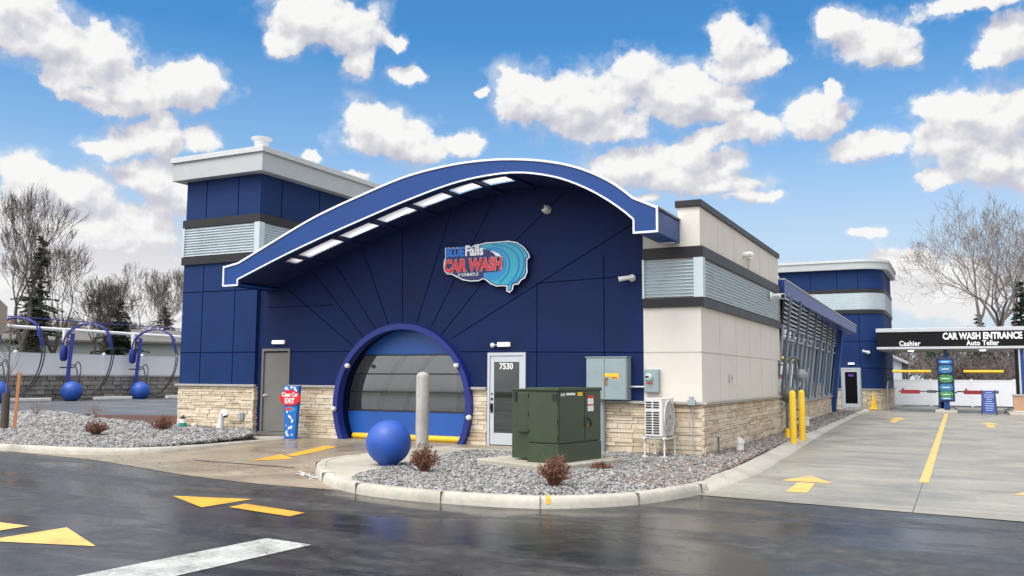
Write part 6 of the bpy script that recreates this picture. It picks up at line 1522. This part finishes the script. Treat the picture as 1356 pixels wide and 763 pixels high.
def conifer(loc, h, w, label, seed, mt='needle', dens=1., name='conifer', ragged=.25, group=None):
    rr = random.Random(seed); t = thing(name, loc, label, 'tree', group); x, y, z = loc
    m_ = MB(); m_.tube([(x, y, z-.4), (x, y, z+h*.5), (x, y, z+h*.98)], [h*.018+.05, h*.012, .015], 8); m_.build('trunk', M['barkdk'], t, auto=60)
    m_ = MB(); lv_ = int(h*3.6*dens)
    for i in range(lv_):
        f = i/lv_; zz = z+h*(.08+.90*f); rad = w*(1-f)**.85*(1-ragged*rr.random())+.10
        nb = rr.randint(5, 8)
        for k in range(nb):
            zz = z+h*(.08+.90*f)+rr.uniform(-.5, .5)*h*.95/lv_; a = rr.uniform(0, 2*pi); rl = rad*rr.uniform(.6, 1.1); dx, dy = math.cos(a), math.sin(a)
            tip = Vector((x+dx*rl, y+dy*rl, zz-rl*.18+rr.uniform(-.05, .1))); root = Vector((x, y, zz)); side = Vector((-dy, dx, 0))
            ns = max(3, int(rl*4.5))
            for s in range(ns):
                u_ = (s+.5+rr.uniform(-.3, .3))/ns; c = root.lerp(tip, u_)+Vector((0, 0, -.10*rr.random())); wv_ = (.13+.38*(1-u_)*min(rl, 1.5))*rr.uniform(.7, 1.3)
                for sd in (-1, 1):
                    e = c+side*sd*wv_+Vector((dx, dy, 0))*wv_*.6+Vector((0, 0, -wv_*rr.uniform(.1, .6)))
                    m_.add([c+Vector((0, 0, .05)), c-Vector((dx, dy, 0))*.12-Vector((0, 0, .08)), e, c+Vector((dx, dy, 0))*.16], [(0, 1, 2), (0, 2, 3)])
    m_.build('crown', M[mt], t, fix=False)
    return t
bare_tree((-51.5, 35.2, .5), 12.6, 'tall bare tree with many upright limbs at the far left', 1, 'barkdk', .20, .42, .8, 6)
bare_tree((-54.5, 39.5, .5), 10.5, 'tall bare tree second from the left behind the vacuum stations', 12, 'bark', .17, .45, .7, 6)
bare_tree((-52.0, 40.5, .5), 7.8, 'leaning bare tree behind the middle vacuum station', 23, 'barkdk', .15, .55, .5, 6, lean=(.25, .1))
conifer((-52.0, 36.5, .5), 10.5, 2.8, 'narrow ragged dark pine among the bare trees at the far left', 5, 'needle2', .62, 'pine_tree', .95)
conifer((-55.0, 38.2, .5), 9.6, 2.6, 'ragged thin pine right of the far left bare trees', 6, 'needle2', .6, 'pine_tree', .95)
bare_tree((-64, 50.5, .5), 6.4, 'small hazy bare tree left of the dark green conifer', 31, 'bark', .16, .55, .4, 7)
bare_tree((-66, 46.5, .5), 6.4, 'wide bare tree behind the pale green house', 33, 'bark', .16, .55, .4, 7)
bare_tree((-63, 54.5, .5), 6.5, 'small bare tree between the two left conifers', 37, 'bark', .14, .55, .4, 6)
conifer((-52.6, 43.0, .4), 7.0, 3.4, 'dark green spreading conifer behind the left fence', 7, 'needle', 1.1)
conifer((-62.6, 56.0, .4), 8.3, 3.6, 'brown leafless larch-like conifer beside the dark green conifer', 8, 'needlebr', .8, 'larch_tree', .4)
conifer((-56.8, 54.5, .4), 4.4, 1.2, 'small narrow conifer next to the blue tower edge', 9, 'needle2', .9)
bare_tree((-68.8, 60.2, .4), 11.8, 'round bare tree just left of the blue tower', 41, 'bark', .20, .50, .6, 7)
bare_tree((-47.5, 22.5, .5), 10.5, 'bare tree cut off by the left edge of the photo', 43, 'barkdk', .22, .5, .6, 6)
# right side
bare_tree((4.0, 84.0, 0), 17.5, 'large bare spreading tree above the entrance canopy', 52, 'barklt', .38, .66, .42, 7, trunk=.20, rmin=.012, lean=(-.25, 0), group='bare trees beyond the right fence')
bare_tree((8.6, 88.0, 0), 15.5, 'tall bare tree at the right edge of the photo', 64, 'barklt', .32, .52, .6, 6, trunk=.25, rmin=.012, group='bare trees beyond the right fence')
conifer((4.6, 80.0, 0), 10.0, 2.9, 'dark conifer rising right of the bare tree above the canopy', 10, 'needle', .9, ragged=.4)
conifer((1.7, 84.0, 0), 7.6, 2.6, 'low dark conifer just above the canopy fascia', 13, 'needle2', .7, ragged=.5)
# tangled winter woodland beyond the fence
rr = random.Random(77); m_ = MB()
for i in range(130):
    x = rr.uniform(-1.2, 14); y = rr.uniform(70, 79); h = rr.uniform(2.2, 4.4); p = Vector((x, y, 0))
    for k in range(3):
        a = rr.uniform(0, 6.28); s = rr.uniform(.1, .6)
        grow(m_, rr, p, Vector((math.sin(s)*math.cos(a), math.sin(s)*math.sin(a), math.cos(s))), .05, h*.38, 0, 3, .6, .2, .7, (2, 3), .2, .018)
o = m_.build('woodland', M['bark'], fix=False); tag(o, kind='stuff')
m_ = MB()
for i in range(9000):
    x = rr.uniform(-2.6, 14); y = rr.uniform(86, 92); z = rr.uniform(0, 5.6)*(.6+.4*math.sin(x*.9)**2); s = rr.uniform(.10, .26)
    u_ = Vector((rr.uniform(-1, 1), rr.uniform(-1, 1), rr.uniform(-1, 1))).normalized(); v_ = u_.orthogonal().normalized(); c = Vector((x, y, z)); m_.add([c-u_*s, c+v_*s*.6, c+u_*s, c-v_*s*.6], [(0, 1, 2, 3)])
o = m_.build('evergreen_hedge', M['needle'], fix=False); tag(o, kind='stuff')
# far tree line on the left and behind the building
m_ = MB()
for i in range(120):
    a = math.radians(rr.uniform(-72, 8)); dist = rr.uniform(110, 135); x, y = math.sin(a)*dist, math.cos(a)*dist; h = rr.uniform(4, 8); p = Vector((x, y, 0))
    for k in range(2):
        b = rr.uniform(0, 6.28); s = rr.uniform(.05, .5); grow(m_, rr, p, Vector((math.sin(s)*math.cos(b), math.sin(s)*math.sin(b), math.cos(s))), .10, h*.34, 0, 4, .55, .4, .7, (2, 3), .15, .04)
o = m_.build('distant_trees', M['bark'], fix=False); tag(o, kind='stuff')
